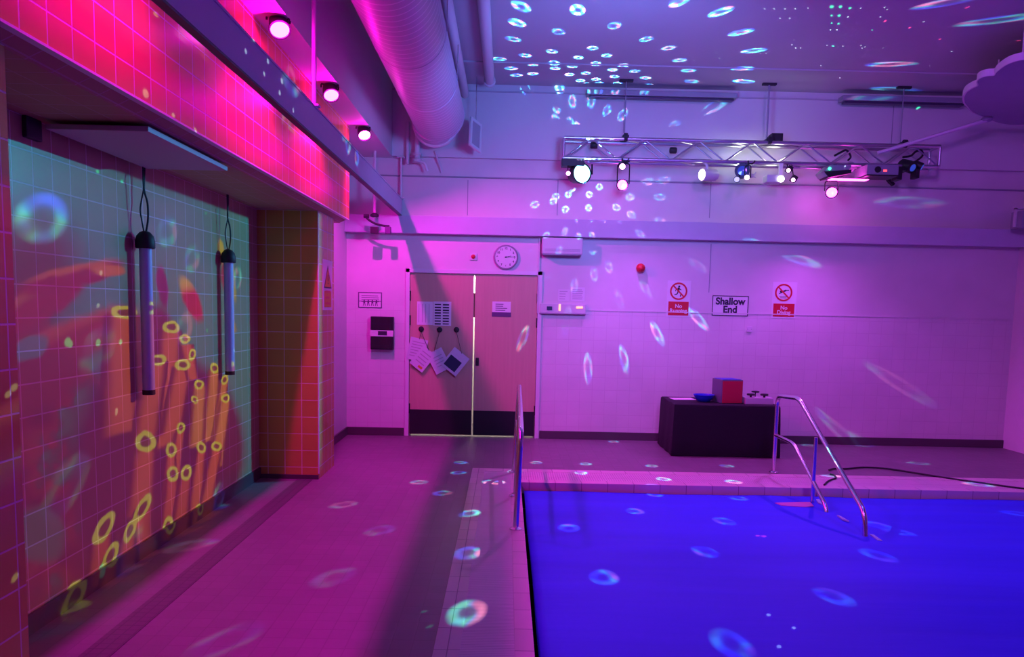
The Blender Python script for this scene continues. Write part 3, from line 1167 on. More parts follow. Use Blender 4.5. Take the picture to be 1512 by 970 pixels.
# cable on floor
bm = BM()
zc = .012
cp = [on(x, y, 2, zc) for x, y in ((1224, 694), (1232, 692), (1250, 692), (1275, 690), (1310, 692), (1350, 698), (1400, 706), (1450, 713), (1500, 720), (1540, 724))]
tube(bm, smooth_path(cp, 6), .009, 8)
single('floor_cable', bm, M['cable'], 'black cable trailing along the pink pool edge behind the long steel rail', 'cable', smooth=True, origin=cp[0])
bm = BM()
cp = [on(x, y, 2, zc) for x, y in ((1217, 716), (1222, 711), (1228, 708), (1234, 706), (1232, 702), (1226, 700))]
tube(bm, smooth_path(cp, 6), .009, 8)
single('floor_cable', bm, M['cable'], 'short curled black cable end at the pool edge behind the rail strut', 'cable', smooth=True, origin=cp[0])

# ================================================================== ALCOVE: two hanging tubes
def hanging_tube(px, ytop, ybot, X, label):
    c = on(px, ytop, 0, X)
    zt, zb = c.z, on(px + 4, ybot, 0, X).z
    t = thing('hanging_tube', label, 'hanging tube', (X, c.y, zb), 'tubes hanging in the alcove')
    r = .036
    bm = BM()
    cyl(bm, (X, c.y, zb + .03), (X, c.y, zt - .09), r, seg=24)
    put('tube_body', bm, M['tube'], t, True)
    bm = BM()
    lathe(bm, [(.036, 0), (.037, .004), (.037, .03)], (X, c.y, zb), seg=24)
    put('end_cap', bm, M['rubber'], t, True)
    bm = BM()
    lathe(bm, [(.052, -.105), (.056, -.10), (.056, -.06), (.048, -.03), (.03, -.008), (.012, 0)], (X, c.y, zt), seg=24)
    put('top_cap', bm, M['rubber'], t, True)
    for s in (-1, 1):
        bm = BM()
        zc_ = ZS - .002
        pts = [(X, c.y + s * .012, zt - .01)]
        n = 7
        for k in range(1, n):
            f = k / n
            pts.append((X + s * .012 * math.sin(f * 7), c.y + s * (.014 + .016 * math.sin(f * PI)) + .006 * math.sin(f * 17 + s), zt + (zc_ - zt) * f))
        pts.append((X, c.y + s * .01, zc_))
        tube(bm, smooth_path(pts, 4), .006 if s > 0 else .0045, 8)
        put('cord', bm, M['rubber'], t, True)
    return t


hanging_tube(214, 341, 583, XA + .065, 'pale tube on black cords hanging in the alcove, the nearer one')
hanging_tube(337, 368, 553, XA + .065, 'pale tube on black cords hanging by the far end of the alcove')

# hatch panel under soffit
pts = [on(x, y, 2, ZS - .045) for x, y in ((69, 188), (284, 198), (380, 256), (211, 247))]
x0, x1 = min(p.x for p in pts), max(p.x for p in pts)
ya, yb = (pts[0].y + pts[1].y) / 2, (pts[2].y + pts[3].y) / 2
t = thing('ceiling_panel', 'flat pale rectangular panel hung under the alcove soffit', 'panel', (x0, ya, ZS - .045))
bm = BM()
x1 = min(x1, XP - .005)
b2(bm, (max(x0, XA + .03), ya, ZS - .045), (x1, yb, ZS - .02), .004)
put('panel_board', bm, M['panel'], t)
bm = BM()
for xx in (max(x0, XA + .03) + .1, x1 - .1):
    for yy in (ya + .1, yb - .1):
        cyl(bm, (xx, yy, ZS - .02), (xx, yy, ZS), .012)
put('spacers', bm, M['rubber'], t)
# dark box near top left of the alcove
bm = BM()
c = on(42, 190, 2, ZS - .05)
b2(bm, (c.x - .05, c.y - .06, ZS - .10), (c.x + .03, c.y + .06, ZS), .01)
single('junction_box', bm, M['rubber'], 'small black box under the soffit at the near end of the alcove', 'box', origin=(c.x, c.y, ZS - .1))

# warning sign on the far pillar
p0, p1 = on(476, 382, 0, XP), on(490, 458, 0, XP)
t = thing('pillar_sign', 'white sign with amber warning triangle over an amber text panel on the tiled pillar', 'sign', (XP, (p0.y + p1.y) / 2, p1.z))
ya, yb, za, zb = p0.y, p1.y, p1.z, p0.z
bm = BM()
b2(bm, (XP + .0005, ya, za), (XP + .005, yb, zb), .001)
put('sign_board', bm, M['paper'], t)
h = zb - za
ym = (ya + yb) / 2
xs = XP + .0055
def tri(bm, s, z0, z1):
    prism(bm, [(xs, ym - s, z0), (xs, ym + s, z0), (xs, ym, z1)], (.001, 0, 0))
bm = BM()
tri(bm, .15, zb - h * .56, zb - h * .10)
put('triangle_border', bm, M['ink'], t)
bm = BM()
xs += .0012
tri(bm, .118, zb - h * .535, zb - h * .17)
put('triangle_field', bm, M['amber'], t)
bm = BM()
xs += .0012
b2(bm, (xs, ym - .012, zb - h * .42), (xs + .001, ym + .012, zb - h * .29))
b2(bm, (xs, ym - .012, zb - h * .48), (xs + .001, ym + .012, zb - h * .45))
put('exclamation_mark', bm, M['ink'], t)
bm = BM()
b2(bm, (XP + .0055, ya + .05, za + .03), (XP + .0065, yb - .05, za + h * .38))
tp = put('text_panel', bm, M['amber'], t)
for k in range(3):
    bm = BM()
    zz = za + .055 + k * .055
    b2(bm, (XP + .0066, ya + .09, zz), (XP + .0072, yb - .09 - .04 * (k % 2), zz + .02))
    put('printed_line', bm, M['red'], tp)

# ================================================================== OVERHEAD LEFT
# rail beam
BX = -1.30
bz0, bz1 = 2.712, 2.915
t = thing('overhead_rail', 'long purple lit steel channel rail running above the alcove to the far beam', 'rail', (BX, 3, bz0))
bm = BM()
b2(bm, (BX - .02, YB, bz0), (BX, YF - .0, bz1), .002)
put('web', bm, M['beamp'], t)
bm = BM()
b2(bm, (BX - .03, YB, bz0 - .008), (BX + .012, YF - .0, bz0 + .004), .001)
put('lower_flange', bm, mat('dark_underside_shade', (.05, .04, .07), .5), t)  # shade under the rail put into the lower flange's colour
bm = BM()
b2(bm, (BX - .03, YB, bz1 - .006), (BX + .006, YF - .0, bz1 + .006), .001)
put('upper_flange', bm, M['beamp'], t)


def rod(px, y0, y1, X, ztop, label, zb=None, r=.013, name='support_rod', cat='rod'):
    p = on(px, y1, 0, X)
    zb = bz1 + .005 if zb is None else zb
    t = thing(name, label, cat, (X, p.y, zb))
    bm = BM()
    cyl(bm, (X, p.y, zb), (X, p.y, ztop), r, seg=14)
    put('rod', bm, M['white'], t, True)
    bm = BM()
    box(bm, (X, p.y, zb + .006), (.07, .07, .012), bev=.002)
    put('foot_plate', bm, M['white'], t)
    bm = BM()
    box(bm, (X, p.y, ztop - .006), (.09, .09, .012), bev=.002)
    put('top_plate', bm, M['white'], t)
    return t


rod(464, 0, 152, BX + .035 - .045, ZC, 'bright pink lit vertical rod holding the overhead rail, nearest one', r=.015)
bpy.data.objects  # (rods stand on the upper flange)
rod(592, 0, 292, BX - .01, ZBH, 'thin pale vertical rod holding the rail end at the far beam', r=.012)

# hanging cradle with the two dark blocks
X = -1.575
p = on(553, 317, 0, X)
yy = min(p.y, YF - .28)
t = thing('hanging_cradle', 'curved dark cradle with two blocks on a hanging rod, left of the rail end', 'cradle', (X, yy, 2.5))
zc_ = on(556, 322, 1, yy).z
bm = BM()
cyl(bm, (X, yy, zc_), (X, yy, ZBH), .017, seg=14)
put('drop_rod', bm, M['white'], t, True)
bm = BM()
q = [on(x, y, 1, yy) for x, y in ((540, 320), (545, 325), (554, 330), (565, 333), (575, 334))]
tube(bm, smooth_path(q, 5), .013, 10)
put('curved_bar', bm, M['rubber'], t, True)
bm = BM()
q = on(541, 319, 1, yy)
cyl(bm, q - Vector((.03, 0, 0)), q + Vector((.03, 0, 0)), .024, seg=16)
put('pivot', bm, M['rubber'], t, True)
bm = BM()
q = on(553, 317, 1, yy)
lathe(bm, [(.018, -.03), (.05, -.02), (.05, 0), (.02, .02)], q)
put('collar', bm, M['rubber'], t, True)
for x in (553, 573):
    bm = BM()
    q = on(x, 340, 1, yy)
    box(bm, (q.x, yy, q.z), (.09 if x < 560 else .065, .07, .08), bev=.006)
    put('block', bm, M['black'] if x < 560 else M['inkp'], t)

# ------------------------------------------------------------------ duct
DXc, DZc, DR = -0.825, 3.79, .30
# fitted from its outline in the photograph
t = thing('ventilation_duct', 'large shiny round ventilation duct running along the ceiling toward the far wall', 'duct', (DXc, 5, DZc))
yE = on(685, 163, 0, DXc + DR * .98).y
bm = BM()
cyl(bm, (DXc, YB, DZc), (DXc, yE, DZc), DR, seg=56)
put('main_duct', bm, M['duct'], t, True)
bm = BM()
yE2 = min(yE + 1.15, YF - .35)
cyl(bm, (DXc - .05, yE, DZc - .05), (DXc - .05, yE2, DZc - .05), DR - .055, seg=48)
put('reducer_duct', bm, M['duct'], t, True)
bm = BM()
lathe(bm, [(DR - .045, 0), (DR - .035, .01), (DR - .035, .06), (DR - .045, .07)], (DXc - .05, yE2 - .02, DZc - .05), rot=Matrix.Rotation(-PI / 2, 3, 'X'), seg=48)
put('end_collar', bm, M['white'], t, True)
for k, yk in enumerate((yE - .02, yE - 1.3, yE - 2.6)):
    bm = BM()
    lathe(bm, [(DR - .002, -.01), (DR + .003, -.008), (DR + .003, .008), (DR - .002, .01)], (DXc, yk, DZc), rot=Matrix.Rotation(-PI / 2, 3, 'X'), seg=48)
    put('band', bm, M['duct'], t, True)
    if k:
        for s in (-1, 1):
            bm = BM()
            cyl(bm, (DXc + s * (DR + .006), yk, DZc), (DXc + s * (DR + .006), yk, ZC), .004, seg=8)
            put('hanger_rod', bm, M['steel'], t, True)

# pipes along ceiling
pA = on(688, 150, 2, ZC - .14)
t = thing('ceiling_pipe', 'slim pipe along the ceiling close beside the big duct', 'pipe', (pA.x, pA.y, pA.z))
bm = BM()
tube(bm, bent([(pA.x + .0, YB, ZC - .12), (pA.x, min(pA.y, YF - .25), ZC - .12), (pA.x, YF - .07, ZC - .12)], .05), .05, 18)
put('pipe_run', bm, M['offwhite'], t, True)
for yk in (6.5, 7.9):
    bm = BM()
    b2(bm, (pA.x - .012, yk - .012, ZC - .07), (pA.x + .012, yk + .012, ZC))
    put('pipe_clip', bm, M['grey'], t)
pB = on(723, 118, 2, ZC - .06)
t = thing('ceiling_pipe', 'thicker pale pipe along the ceiling stopping short of the far wall', 'pipe', (pB.x, pB.y, pB.z))
bm = BM()
tube(bm, [(pB.x, YB, ZC - .07), (pB.x, pB.y, ZC - .07)], .055, 18)
put('pipe_run', bm, M['offwhite'], t, True)
bm = BM()
lathe(bm, [(.055, 0), (.068, .01), (.068, .05), (.055, .06)], (pB.x, pB.y - .02, ZC - .07), rot=Matrix.Rotation(-PI / 2, 3, 'X'))
put('pipe_end', bm, M['offwhite'], t, True)

# vertical pipe and valve at bulkhead end
p = on(616, 225, 1, YF - .16)
t = thing('valve_pipe', 'vertical white pipe with valve fittings dropping down the far wall by the duct', 'pipe', (p.x, p.y, p.z))
bm = BM()
cyl(bm, (p.x, p.y, on(616, 240, 1, p.y).z), (p.x, p.y, ZC), .03, seg=16)
put('pipe_run', bm, M['white'], t, True)
bm = BM()
z_ = on(617, 234, 1, p.y).z
lathe(bm, [(.03, -.05), (.055, -.045), (.055, -.01), (.035, 0), (.035, .03), (.052, .035), (.052, .06), (.03, .065)], (p.x, p.y, z_))
put('valve_body', bm, M['offwhite'], t, True)
bm = BM()
tube(bm, smooth_path([(p.x + .03, p.y, z_ - .03), (p.x + .09, p.y, z_ - .06), (p.x + .12, p.y + .02, z_ - .14)]), .016, 10)
put('branch_pipe', bm, M['white'], t, True)
bm = BM()
cyl(bm, (p.x - .12, p.y + .04, z_ - .06), (p.x - .12, p.y + .04, ZBH + .4), .022, seg=12)
put('second_pipe', bm, M['offwhite'], t, True)
# little wall box near it
p = on(646, 240, 1, YF)
bm = BM()
tube(bm, smooth_path([(p.x - .02, YF - .10, p.z + .12), (p.x, YF - .06, p.z + .04), (p.x + .03, YF - .03, p.z - .04), (p.x + .05, YF - .012, p.z - .12)]), .014, 8)
single('wall_bracket', bm, M['offwhite'], 'small pale bent bracket on the far wall just below the duct end', 'bracket', smooth=True, origin=(p.x, YF, p.z))

# tilted white framed louvre by duct end
p = on(702, 199, 1, YF - .42)
t = thing('framed_hatch', 'white framed square panel hanging askew beside the duct end', 'panel', p)
rm = Euler((math.radians(-8), math.radians(0), math.radians(58))).to_matrix() @ Matrix.Rotation(math.radians(14), 3, 'Y')
bm = BM()
for (cx, cz, sx, sz) in ((0, .16, .22, .035), (0, -.16, .22, .035), (-.095, 0, .035, .30), (.095, 0, .035, .30)):
    box(bm, p + rm @ Vector((cx, 0, cz)), (sx, .025, sz), rm, .003)
put('panel_frame', bm, M['white'], t)
bm = BM()
box(bm, p, (.18, .012, .30), rm)
put('panel_sheet', bm, M['papergrey'], t)
bm = BM()
top = p + rm @ Vector((0, 0, .17))
cyl(bm, top, (top.x, top.y, ZC), .005, seg=8)
put('hanger', bm, M['steel'], t)

# ------------------------------------------------------------------ dark battens on upper far wall
for (x0, x1, yc, lab) in ((866, 1086, 143, 'long dark strip light fitting high on the far wall left of the truss hanger'), (1241, 1424, 151, 'long dark strip light fitting high on the far wall beside the cloud panel')):
    a, b = on(x0, yc, 1, YF - .2), on(x1, yc + 5, 1, YF - .2)
    z = on((x0 + x1) / 2, yc, 1, YF - .2).z
    t = thing('strip_light', lab, 'strip light', ((a.x + b.x) / 2, YF - .2, z), 'strip lights on the far wall')
    bm = BM()
    b2(bm, (a.x, YF - .27, z - .01), (b.x, YF - .13, z + .05), .008)
    put('fitting_body', bm, M['grey'], t)
    bm = BM()
    b2(bm, (a.x + .03, YF - .25, z - .035), (b.x - .03, YF - .15, z - .01), .012)
    put('diffuser', bm, mat('unlit_smoked_diffuser', (.06, .05, .10), .3), t)
    for f in (.15, .85):
        bm = BM()
        xx = a.x + (b.x - a.x) * f
        b2(bm, (xx - .02, YF - .21, z + .03), (xx + .02, YF - .07, z + .05))
        put('bracket', bm, M['grey'], t)

# ------------------------------------------------------------------ truss
TY = 8.95
tl, tr = on(833, 203, 1, TY), on(1388, 222, 1, TY)
tb = on(833, 233, 1, TY)
TW = tl.z - tb.z
ZT, ZB = tl.z, tb.z
DEP = TW * .95
t = thing('lighting_truss', 'silver box truss hung below the ceiling carrying the stage lights', 'truss', ((tl.x + tr.x) / 2, TY, ZB))
ch = [(TY, ZT), (TY, ZB), (TY + DEP, ZT), (TY + DEP, ZB)]
for (yy, zz) in ch:
    bm = BM()
    cyl(bm, (tl.x, yy, zz), (tr.x, yy, zz), .021, seg=14)
    put('chord', bm, M['alu'], t, True)
nb = 14
step = (tr.x - tl.x) / nb
for fi, ((ya, za), (yb, zb)) in enumerate((((TY, ZB), (TY, ZT)), ((TY + DEP, ZB), (TY + DEP, ZT)), ((TY, ZB), (TY + DEP, ZB)), ((TY, ZT), (TY + DEP, ZT)))):
    bm = BM()
    for k in range(nb):
        x0, x1 = tl.x + k * step, tl.x + (k + 1) * step
        if k % 2 == 0:
            cyl(bm, (x0, ya, za), (x1, yb, zb), .009, seg=8)
        else:
            cyl(bm, (x0, yb, zb), (x1, ya, za), .009, seg=8)
    put('lattice', bm, M['alu'], t, True)
for xx in (tl.x, tr.x):
    bm = BM()
    q = [(xx, TY, ZB), (xx, TY + DEP, ZB), (xx, TY + DEP, ZT), (xx, TY, ZT)]
    for a, b in zip(q, q[1:] + q[:1]):
        cyl(bm, a, b, .016, seg=10)
    put('end_frame', bm, M['alu'], t, True)
# drop rods of the truss
for px, lab in ((1132, 'slim vertical hanger rod holding the middle of the truss'), (922, 'slim vertical hanger rod holding the truss near its left end'), (1330, 'slim vertical hanger rod holding the truss near the cloud panel')):
    xx = on(px, 200, 1, TY + DEP / 2).x
    t = thing('truss_hanger', lab, 'hanger rod', (xx, TY + DEP / 2, ZT))
    bm = BM()
    cyl(bm, (xx, TY + DEP / 2, ZT + .03), (xx, TY + DEP / 2, ZC), .011 if px == 1132 else .006, seg=10)
    put('rod', bm, M['grey'], t, True)
    bm = BM()
    box(bm, (xx, TY + DEP / 2, ZT + .03), (.07, DEP + .05, .03), bev=.004)
    lathe(bm, [(.045, -.02), (.045, .02)], (xx, TY + .0, ZT + .022), rot=Matrix.Rotation(PI / 2, 3, 'Y'))
    put('clamp', bm, M['rubber'], t)
    bm = BM()
    box(bm, (xx, TY + DEP / 2, ZC - .012), (.16, .05, .024), bev=.003)
    put('ceiling_plate', bm, M['rubber'], t)


# ------------------------------------------------------------------ stage lights
def par_can(c, aim, label, lens='e_pink', r=.055, ln=.13, hang=None, body='black', group=None, hook=True, cat='stage light', name='par_light'):
    """c: centre of the lens, aim: where it points"""
    c, aim = Vector(c), Vector(aim).normalized()
    t = thing(name, label, cat, c, group)
    q = aim.to_track_quat('Z', 'Y').to_matrix()
    bm = BM()
    lathe(bm, [(r * .55, -ln), (r * .8, -ln * .8), (r * .95, -ln * .45), (r * 1.05, -.012), (r * 1.12, 0), (r * 1.12, .012), (r * .95, .012), (r * .95, .002)], c, rot=q, seg=26)
    put('can', bm, M[body], t, True)
    bm = BM()
    lathe(bm, [(r * .93, .0), (r * .93, .004), (r * .6, .010), (r * .1, .012)], c, rot=q, seg=26)
    put('lens', bm, M[lens], t, True)
    if hang is not None:
        back = c - aim * ln * .5
        side = aim.cross(Vector((0, 0, 1)))
        side = side.normalized() if side.length > .1 else Vector((1, 0, 0))
        bm = BM()
        a, b = back + side * r * 1.15, back - side * r * 1.15
        topz = hang - .05
        mid = Vector((back.x, back.y, topz))
        tube(bm, bent([a, a + Vector((0, 0, max(.03, topz - a.z))), b + Vector((0, 0, max(.03, topz - b.z))), b], .03), .007, 8)
        put('yoke', bm, M['black'], t, True)
        bm = BM()
        cyl(bm, mid, (mid.x, mid.y, hang), .010, seg=10)
        if hook:
            tube(bm, smooth_path([(mid.x, mid.y, hang - .03), (mid.x + .04, mid.y - .01, hang - .035), (mid.x + .07, mid.y - .01, hang - .01), (mid.x + .065, mid.y - .01, hang)]), .008, 8)
        put('hook_clamp', bm, M['black'], t, True)
    return t


PARS = []
for (px, py, lab) in ((413, 43, 'pink stage light above the overhead rail, the nearest of three'), (489, 140, 'pink stage light above the overhead rail, middle of three'), (538, 199, 'small dimmer pink stage light above the rail, nearest the far wall')):
    c = on(px, py, 0, -1.47)
    PARS.append(c)
    far = px > 530
    par_can(c, (.28, -.55, -.80), lab, 'e_pink' if not far else 'e_pinkw', r=.062, ln=.15, hang=ZBH)

# truss fixtures
def tp_(px, py, dy=0.0):
    return on(px, py, 1, TY + dy)


# 1 ring effect light
S = tp_(859, 256, -.02)
q = Vector((-.62, -.75, -.1)).normalized()
t = thing('effect_light', 'round effect light with a bright cyan white lens at the left end of the truss', 'effect light', S)
bm = BM()
qm = Vector((.35, -.95, -.05)).normalized().to_track_quat('Z', 'Y').to_matrix()
lathe(bm, [(.05, -.22), (.09, -.20), (.105, -.08), (.118, -.01), (.118, .012), (.105, .012), (.105, .0)], S, rot=qm, seg=32)
put('housing', bm, M['black'], t, True)
bm = BM()
qm_src = qm @ Vector((0, 0, 1))
lathe(bm, [(.103, 0), (.10, .01), (.07, .028), (.01, .034)], S, rot=qm, seg=32)
put('lens', bm, M['e_cyan'], t, True)
bm = BM()
c = tp_(842, 236)
box(bm, (c.x + .03, TY + .02, ZB - .055), (.26, .16, .085), bev=.008)
put('base_box', bm, M['black'], t)
bm = BM()
for s in (-1, 1):
    tube(bm, [(S.x + s * .12, TY + .03, ZB - .06), (S.x + s * .125, TY + .03, S.z)], .01, 8)
put('yoke', bm, M['black'], t, True)
c = tp_(839, 256, -.1)
t = thing('spot_light', 'tiny pink lit lamp just left of the round cyan effect light', 'stage light', c)
bm = BM()
lathe(bm, [(.02, -.05), (.03, -.02), (.03, .0)], c, rot=Vector((0, -1, -.2)).to_track_quat('Z', 'Y').to_matrix())
cyl(bm, c + Vector((0, .05, 0)), (c.x, TY, ZB), .006, seg=8)
put('lamp_body', bm, M['black'], t, True)
bm = BM()
lathe(bm, [(.024, .0), (.02, .008), (.005, .012)], c + Vector((0, -.001, 0)), rot=Vector((0, -1, -.2)).to_track_quat('Z', 'Y').to_matrix())
put('lens', bm, M['e_pinkw'], t, True)

# pink ones facing the room
P1 = tp_(919, 273, -.05)
par_can(P1, (-.25, -.9, -.3), 'bright pink stage light hanging lowest under the left half of the truss', 'e_pink', r=.06, ln=.12, hang=ZB)
P1b = tp_(919, 246, -.08)
par_can(P1b, (-.1, -1, -.1), 'smaller pink stage light directly above the lowest left one', 'e_pinkw', r=.035, ln=.08, hang=ZB)
P2 = tp_(1228, 284, -.05)
par_can(P2, (-.25, -.85, -.4), 'bright pink stage light hanging lowest under the right half of the truss', 'e_pink', r=.062, ln=.12, hang=ZB - .14)

# side-on white projector
c = tp_(1025, 257, -.02)
t = thing('side_projector', 'narrow white lit projector lens with curved arm under the middle of the truss', 'projector', c)
am = Vector((-.93, -.35, -.05)).normalized()
qm = am.to_track_quat('Z', 'Y').to_matrix()
bm = BM()
lathe(bm, [(.05, -.20), (.065, -.18), (.068, -.02), (.072, 0), (.06, .002)], c + Vector((.10, .03, 0)), rot=qm)
put('projector_body', bm, M['offwhite'], t, True)
bm = BM()
lathe(bm, [(.060, .0), (.056, .01), (.01, .018)], c + Vector((.10, .03, 0)) + am * .002, rot=qm)
put('lens', bm, M['e_white'], t, True)
bm = BM()
c2 = tp_(1037, 236)
tube(bm, smooth_path([c + Vector((.16, .05, .05)), c + Vector((.15, .05, .12)), (c2.x, TY + .01, ZB)]), .014, 8)
put('curved_arm', bm, M['white'], t, True)

# cluster with violet ring lens
c = tp_(1096, 252, -.02)
t = thing('wheel_projector', 'black round wheel projector with violet glass beside small white spots on the truss', 'projector', c)
qm = Vector((-.3, -.95, -.05)).normalized().to_track_quat('Z', 'Y').to_matrix()
bm = BM()
lathe(bm, [(.05, -.16), (.075, -.14), (.08, -.02), (.085, .0), (.085, .012), (.055, .012), (.055, 0)], c, rot=qm, seg=30)
put('wheel_housing', bm, M['navy'], t, True)
bm = BM()
lathe(bm, [(.054, 0), (.05, .008), (.008, .012)], c, rot=qm)
put('lens', bm, M['e_violet'], t, True)
bm = BM()
tube(bm, [c + Vector((0, .06, .06)), (c.x, TY + .01, ZB)], .012, 8)
put('stem', bm, M['black'], t, True)
c = tp_(1088, 265, -.17)
par_can(c, (-.35, -.95, -.05), 'small black spot with a pale lens under the wheel projector', 'e_white', r=.032, ln=.13, hang=None)
for o in [o for o in COL.objects if o.name.startswith('lens')][-1:]:
    o.data.materials[0] = mat('pale_lens', (.5, .5, .6), .2, emit=(.6, .6, 1), strength=.9)
bm = BM()
cyl(bm, c + Vector((.02, .06, 0)), tp_(1096, 255, -.02) + Vector((0, .05, 0)), .01, seg=8)
rt = [o for o in COL.objects if o.name.startswith('par_light')][-1]
put('bracket', bm, M['black'], rt, True)
P3 = tp_(1103, 262, -.13)
par_can(P3, (-.4, -.9, -.1), 'small white lit spot beside the wheel projector with wires over it', 'e_white', r=.028, ln=.09, hang=ZB, body='offwhite')
# cables tangle
bm = BM()
pp = [tp_(x, y, .0) for x, y in ((1100, 236), (1106, 252), (1112, 258), (1116, 254), (1110, 262), (1104, 258), (1116, 262))]
tube(bm, smooth_path(pp, 5), .007, 6)
single('dangling_cable', bm, M['offwhite'], 'tangled pale cable dangling beside the small white spot on the truss', 'cable', smooth=True, origin=pp[0])

# silver projector on white stem
P4 = tp_(1154, 264, -.08)
t = thing('clamp_projector', 'silver projector with bright white lens on a thick white stem under the truss', 'projector', P4)
bm = BM()
b2(bm, (P4.x - .16, TY - .06, P4.z - .035), (P4.x + .03, TY + .10, P4.z + .05), .012)
put('projector_body', bm, M['offwhite'], t)
bm = BM()
lathe(bm, [(.035, 0), (.034, .02), (.005, .03)], P4 + Vector((0, .02, 0)), rot=Vector((-.1, -1, -.1)).to_track_quat('Z', 'Y').to_matrix())
put('lens', bm, M['e_white'], t, True)
bm = BM()
xs_ = tp_(1153, 240).x
b2(bm, (xs_ - .02, TY - .02, P4.z + .05), (xs_ + .02, TY + .02, ZB), .004)
put('stem', bm, M['white'], t)
for (x, y, lab) in ((1165, 250, 'small black spot with faint pink lens right of the white stem'), (1172, 264, 'small black spot with pink tip lowest right of the white stem')):
    c = tp_(x, y, -.04)
    t = thing('spot_light', lab, 'stage light', c)
    bm = BM()
    qq = Euler((0, .5, 0)).to_matrix()
    box(bm, c, (.06, .08, .065), qq, .008)
    cyl(bm, c, (c.x - .02, TY, ZB), .006, seg=8)
    put('lamp_body', bm, M['black'], t)
    bm = BM()
    lathe(bm, [(.022, 0), (.02, .012), (.005, .016)], c + Vector((-.02, -.04, -.02)), rot=Vector((-.2, -1, -.2)).to_track_quat('Z', 'Y').to_matrix())
    put('lens', bm, M['e_pinkw'], t, True)

# laser box (wedge) with green led and pink slot
c = tp_(1228, 253)
t = thing('laser_projector', 'wedge shaped grey laser box with a green light and pink glow beneath', 'laser', (c.x, TY, c.z))
bm = BM()
x0, x1 = tp_(1213, 250).x, tp_(1250, 250).x
zt, zb1, zb2 = ZB - .03, tp_(1213, 256).z, tp_(1250, 256).z
prism(bm, [(x0 + .05, TY - .12, zt), (x1, TY - .12, zt), (x1, TY - .12, zb2 + .05), (x1 - .04, TY - .12, zb2), (x0 + .02, TY - .12, zb1 - .05), (x0 - .02, TY - .12, zb1 + .0)], (0, .24, 0))
put('laser_case', bm, M['grey'], t)
bm = BM()
prism(bm, [(x0 - .02, TY - .13, zb1 - .0), (x1 - .0, TY - .13, zb2 + .02), (x1, TY - .13, zb2 - .02), (x0 + .04, TY - .13, zb1 - .065)], (0, .25, 0))
put('lower_flap', bm, M['black'], t)
bm = BM()
g_ = tp_(1225, 249, -.13)
lathe(bm, [(.016, 0), (.014, .01), (.003, .014)], g_, rot=Vector((0, -1, 0)).to_track_quat('Z', 'Y').to_matrix())
put('green_lamp', bm, M['e_green'], t, True)
bm = BM()
b2(bm, (x0 + .08, TY - .10, zb1 - .078), (x1 + .22, TY + .0, zb1 - .070))
put('pink_slot', bm, M['e_pink'], t)
bm = BM()
b2(bm, ((x0 + x1) / 2 - .02, TY - .02, zt - .005), ((x0 + x1) / 2 + .02, TY + .02, ZB))
put('clamp', bm, M['black'], t)
# round motor behind
c = tp_(1256, 246, .06)
t = thing('round_projector', 'grey round motor unit between the laser box and the flat projector', 'projector', c)
bm = BM()
lathe(bm, [(.03, -.09), (.055, -.08), (.06, 0), (.05, .02), (.02, .025)], c, rot=Vector((0, -1, 0)).to_track_quat('Z', 'Y').to_matrix())
put('motor_body', bm, M['grey'], t, True)
bm = BM()
cyl(bm, c + Vector((0, .03, .05)), (c.x, TY + .08, ZB), .012, seg=10)
put('stem', bm, M['black'], t)

# flat projector box
x0, x1 = tp_(1271, 250).x, tp_(1317, 250).x
z0, z1 = tp_(1294, 262).z, ZB - .02
t = thing('video_projector', 'flat grey box projector with a red light under the right of the truss', 'projector', ((x0 + x1) / 2, TY, z0))
bm = BM()
b2(bm, (x0, TY - .16, z0), (x1, TY + .16, z1), .012)
put('projector_case', bm, M['grey'], t)
bm = BM()
b2(bm, (x0 + .0, TY - .165, z0 - .012), (x1 - .0, TY + .1, z0 + .004), .003)
put('dark_base', bm, M['black'], t)
bm = BM()
r_ = tp_(1307, 252, -.161)
box(bm, r_, (.04, .006, .02), bev=.003)
put('red_lamp', bm, M['e_red'], t)
bm = BM()
cyl(bm, (x0 + .12, TY - .155, (z0 + z1) / 2), (x0 + .12, TY - .172, (z0 + z1) / 2), .035, seg=20)
put('lens_ring', bm, M['black'], t, True)
# moving-head
c = tp_(1334, 246, .0)
t = thing('moving_head_light', 'black moving head light with small blue lens near the right end of the truss', 'stage light', c)
bm = BM()
b2(bm, (c.x - .11, TY - .06, ZB - .06), (c.x + .06, TY + .12, ZB - .02), .01)
put('base', bm, M['black'], t)
bm = BM()
box(bm, (c.x - .07, TY, ZB - .11), (.06, .14, .12), bev=.012)
box(bm, (c.x + .14, TY, ZB - .09), (.05, .12, .11), bev=.012)
box(bm, (c.x + .035, TY, ZB - .045), (.24, .10, .02), bev=.004)
put('yoke', bm, M['black'], t)
bm = BM()
hm = Vector((.4, -.8, -.4)).normalized().to_track_quat('Z', 'Y').to_matrix()
lathe(bm, [(.03, -.13), (.06, -.10), (.07, 0), (.068, .05), (.055, .06)], (c.x + .05, TY - .02, c.z), rot=hm)
put('head', bm, M['black'], t, True)
bm = BM()
lathe(bm, [(.045, .055), (.04, .064), (.01, .07)], (c.x + .05, TY - .02, c.z), rot=hm)
put('lens', bm, M['e_violet'], t, True)
c = tp_(1356, 244)
t = thing('spot_light', 'small black spot clamped at the very right end of the truss', 'stage light', c)
bm = BM()
lathe(bm, [(.02, -.07), (.04, -.05), (.045, .03), (.04, .05)], c, rot=Vector((.7, -.5, -.5)).to_track_quat('Z', 'Y').to_matrix())
cyl(bm, c, (c.x, TY, ZB), .009, seg=8)
put('lamp_body', bm, M['black'], t, True)
bm = BM()
lathe(bm, [(.036, .05), (.01, .054)], c, rot=Vector((.7, -.5, -.5)).to_track_quat('Z', 'Y').to_matrix())
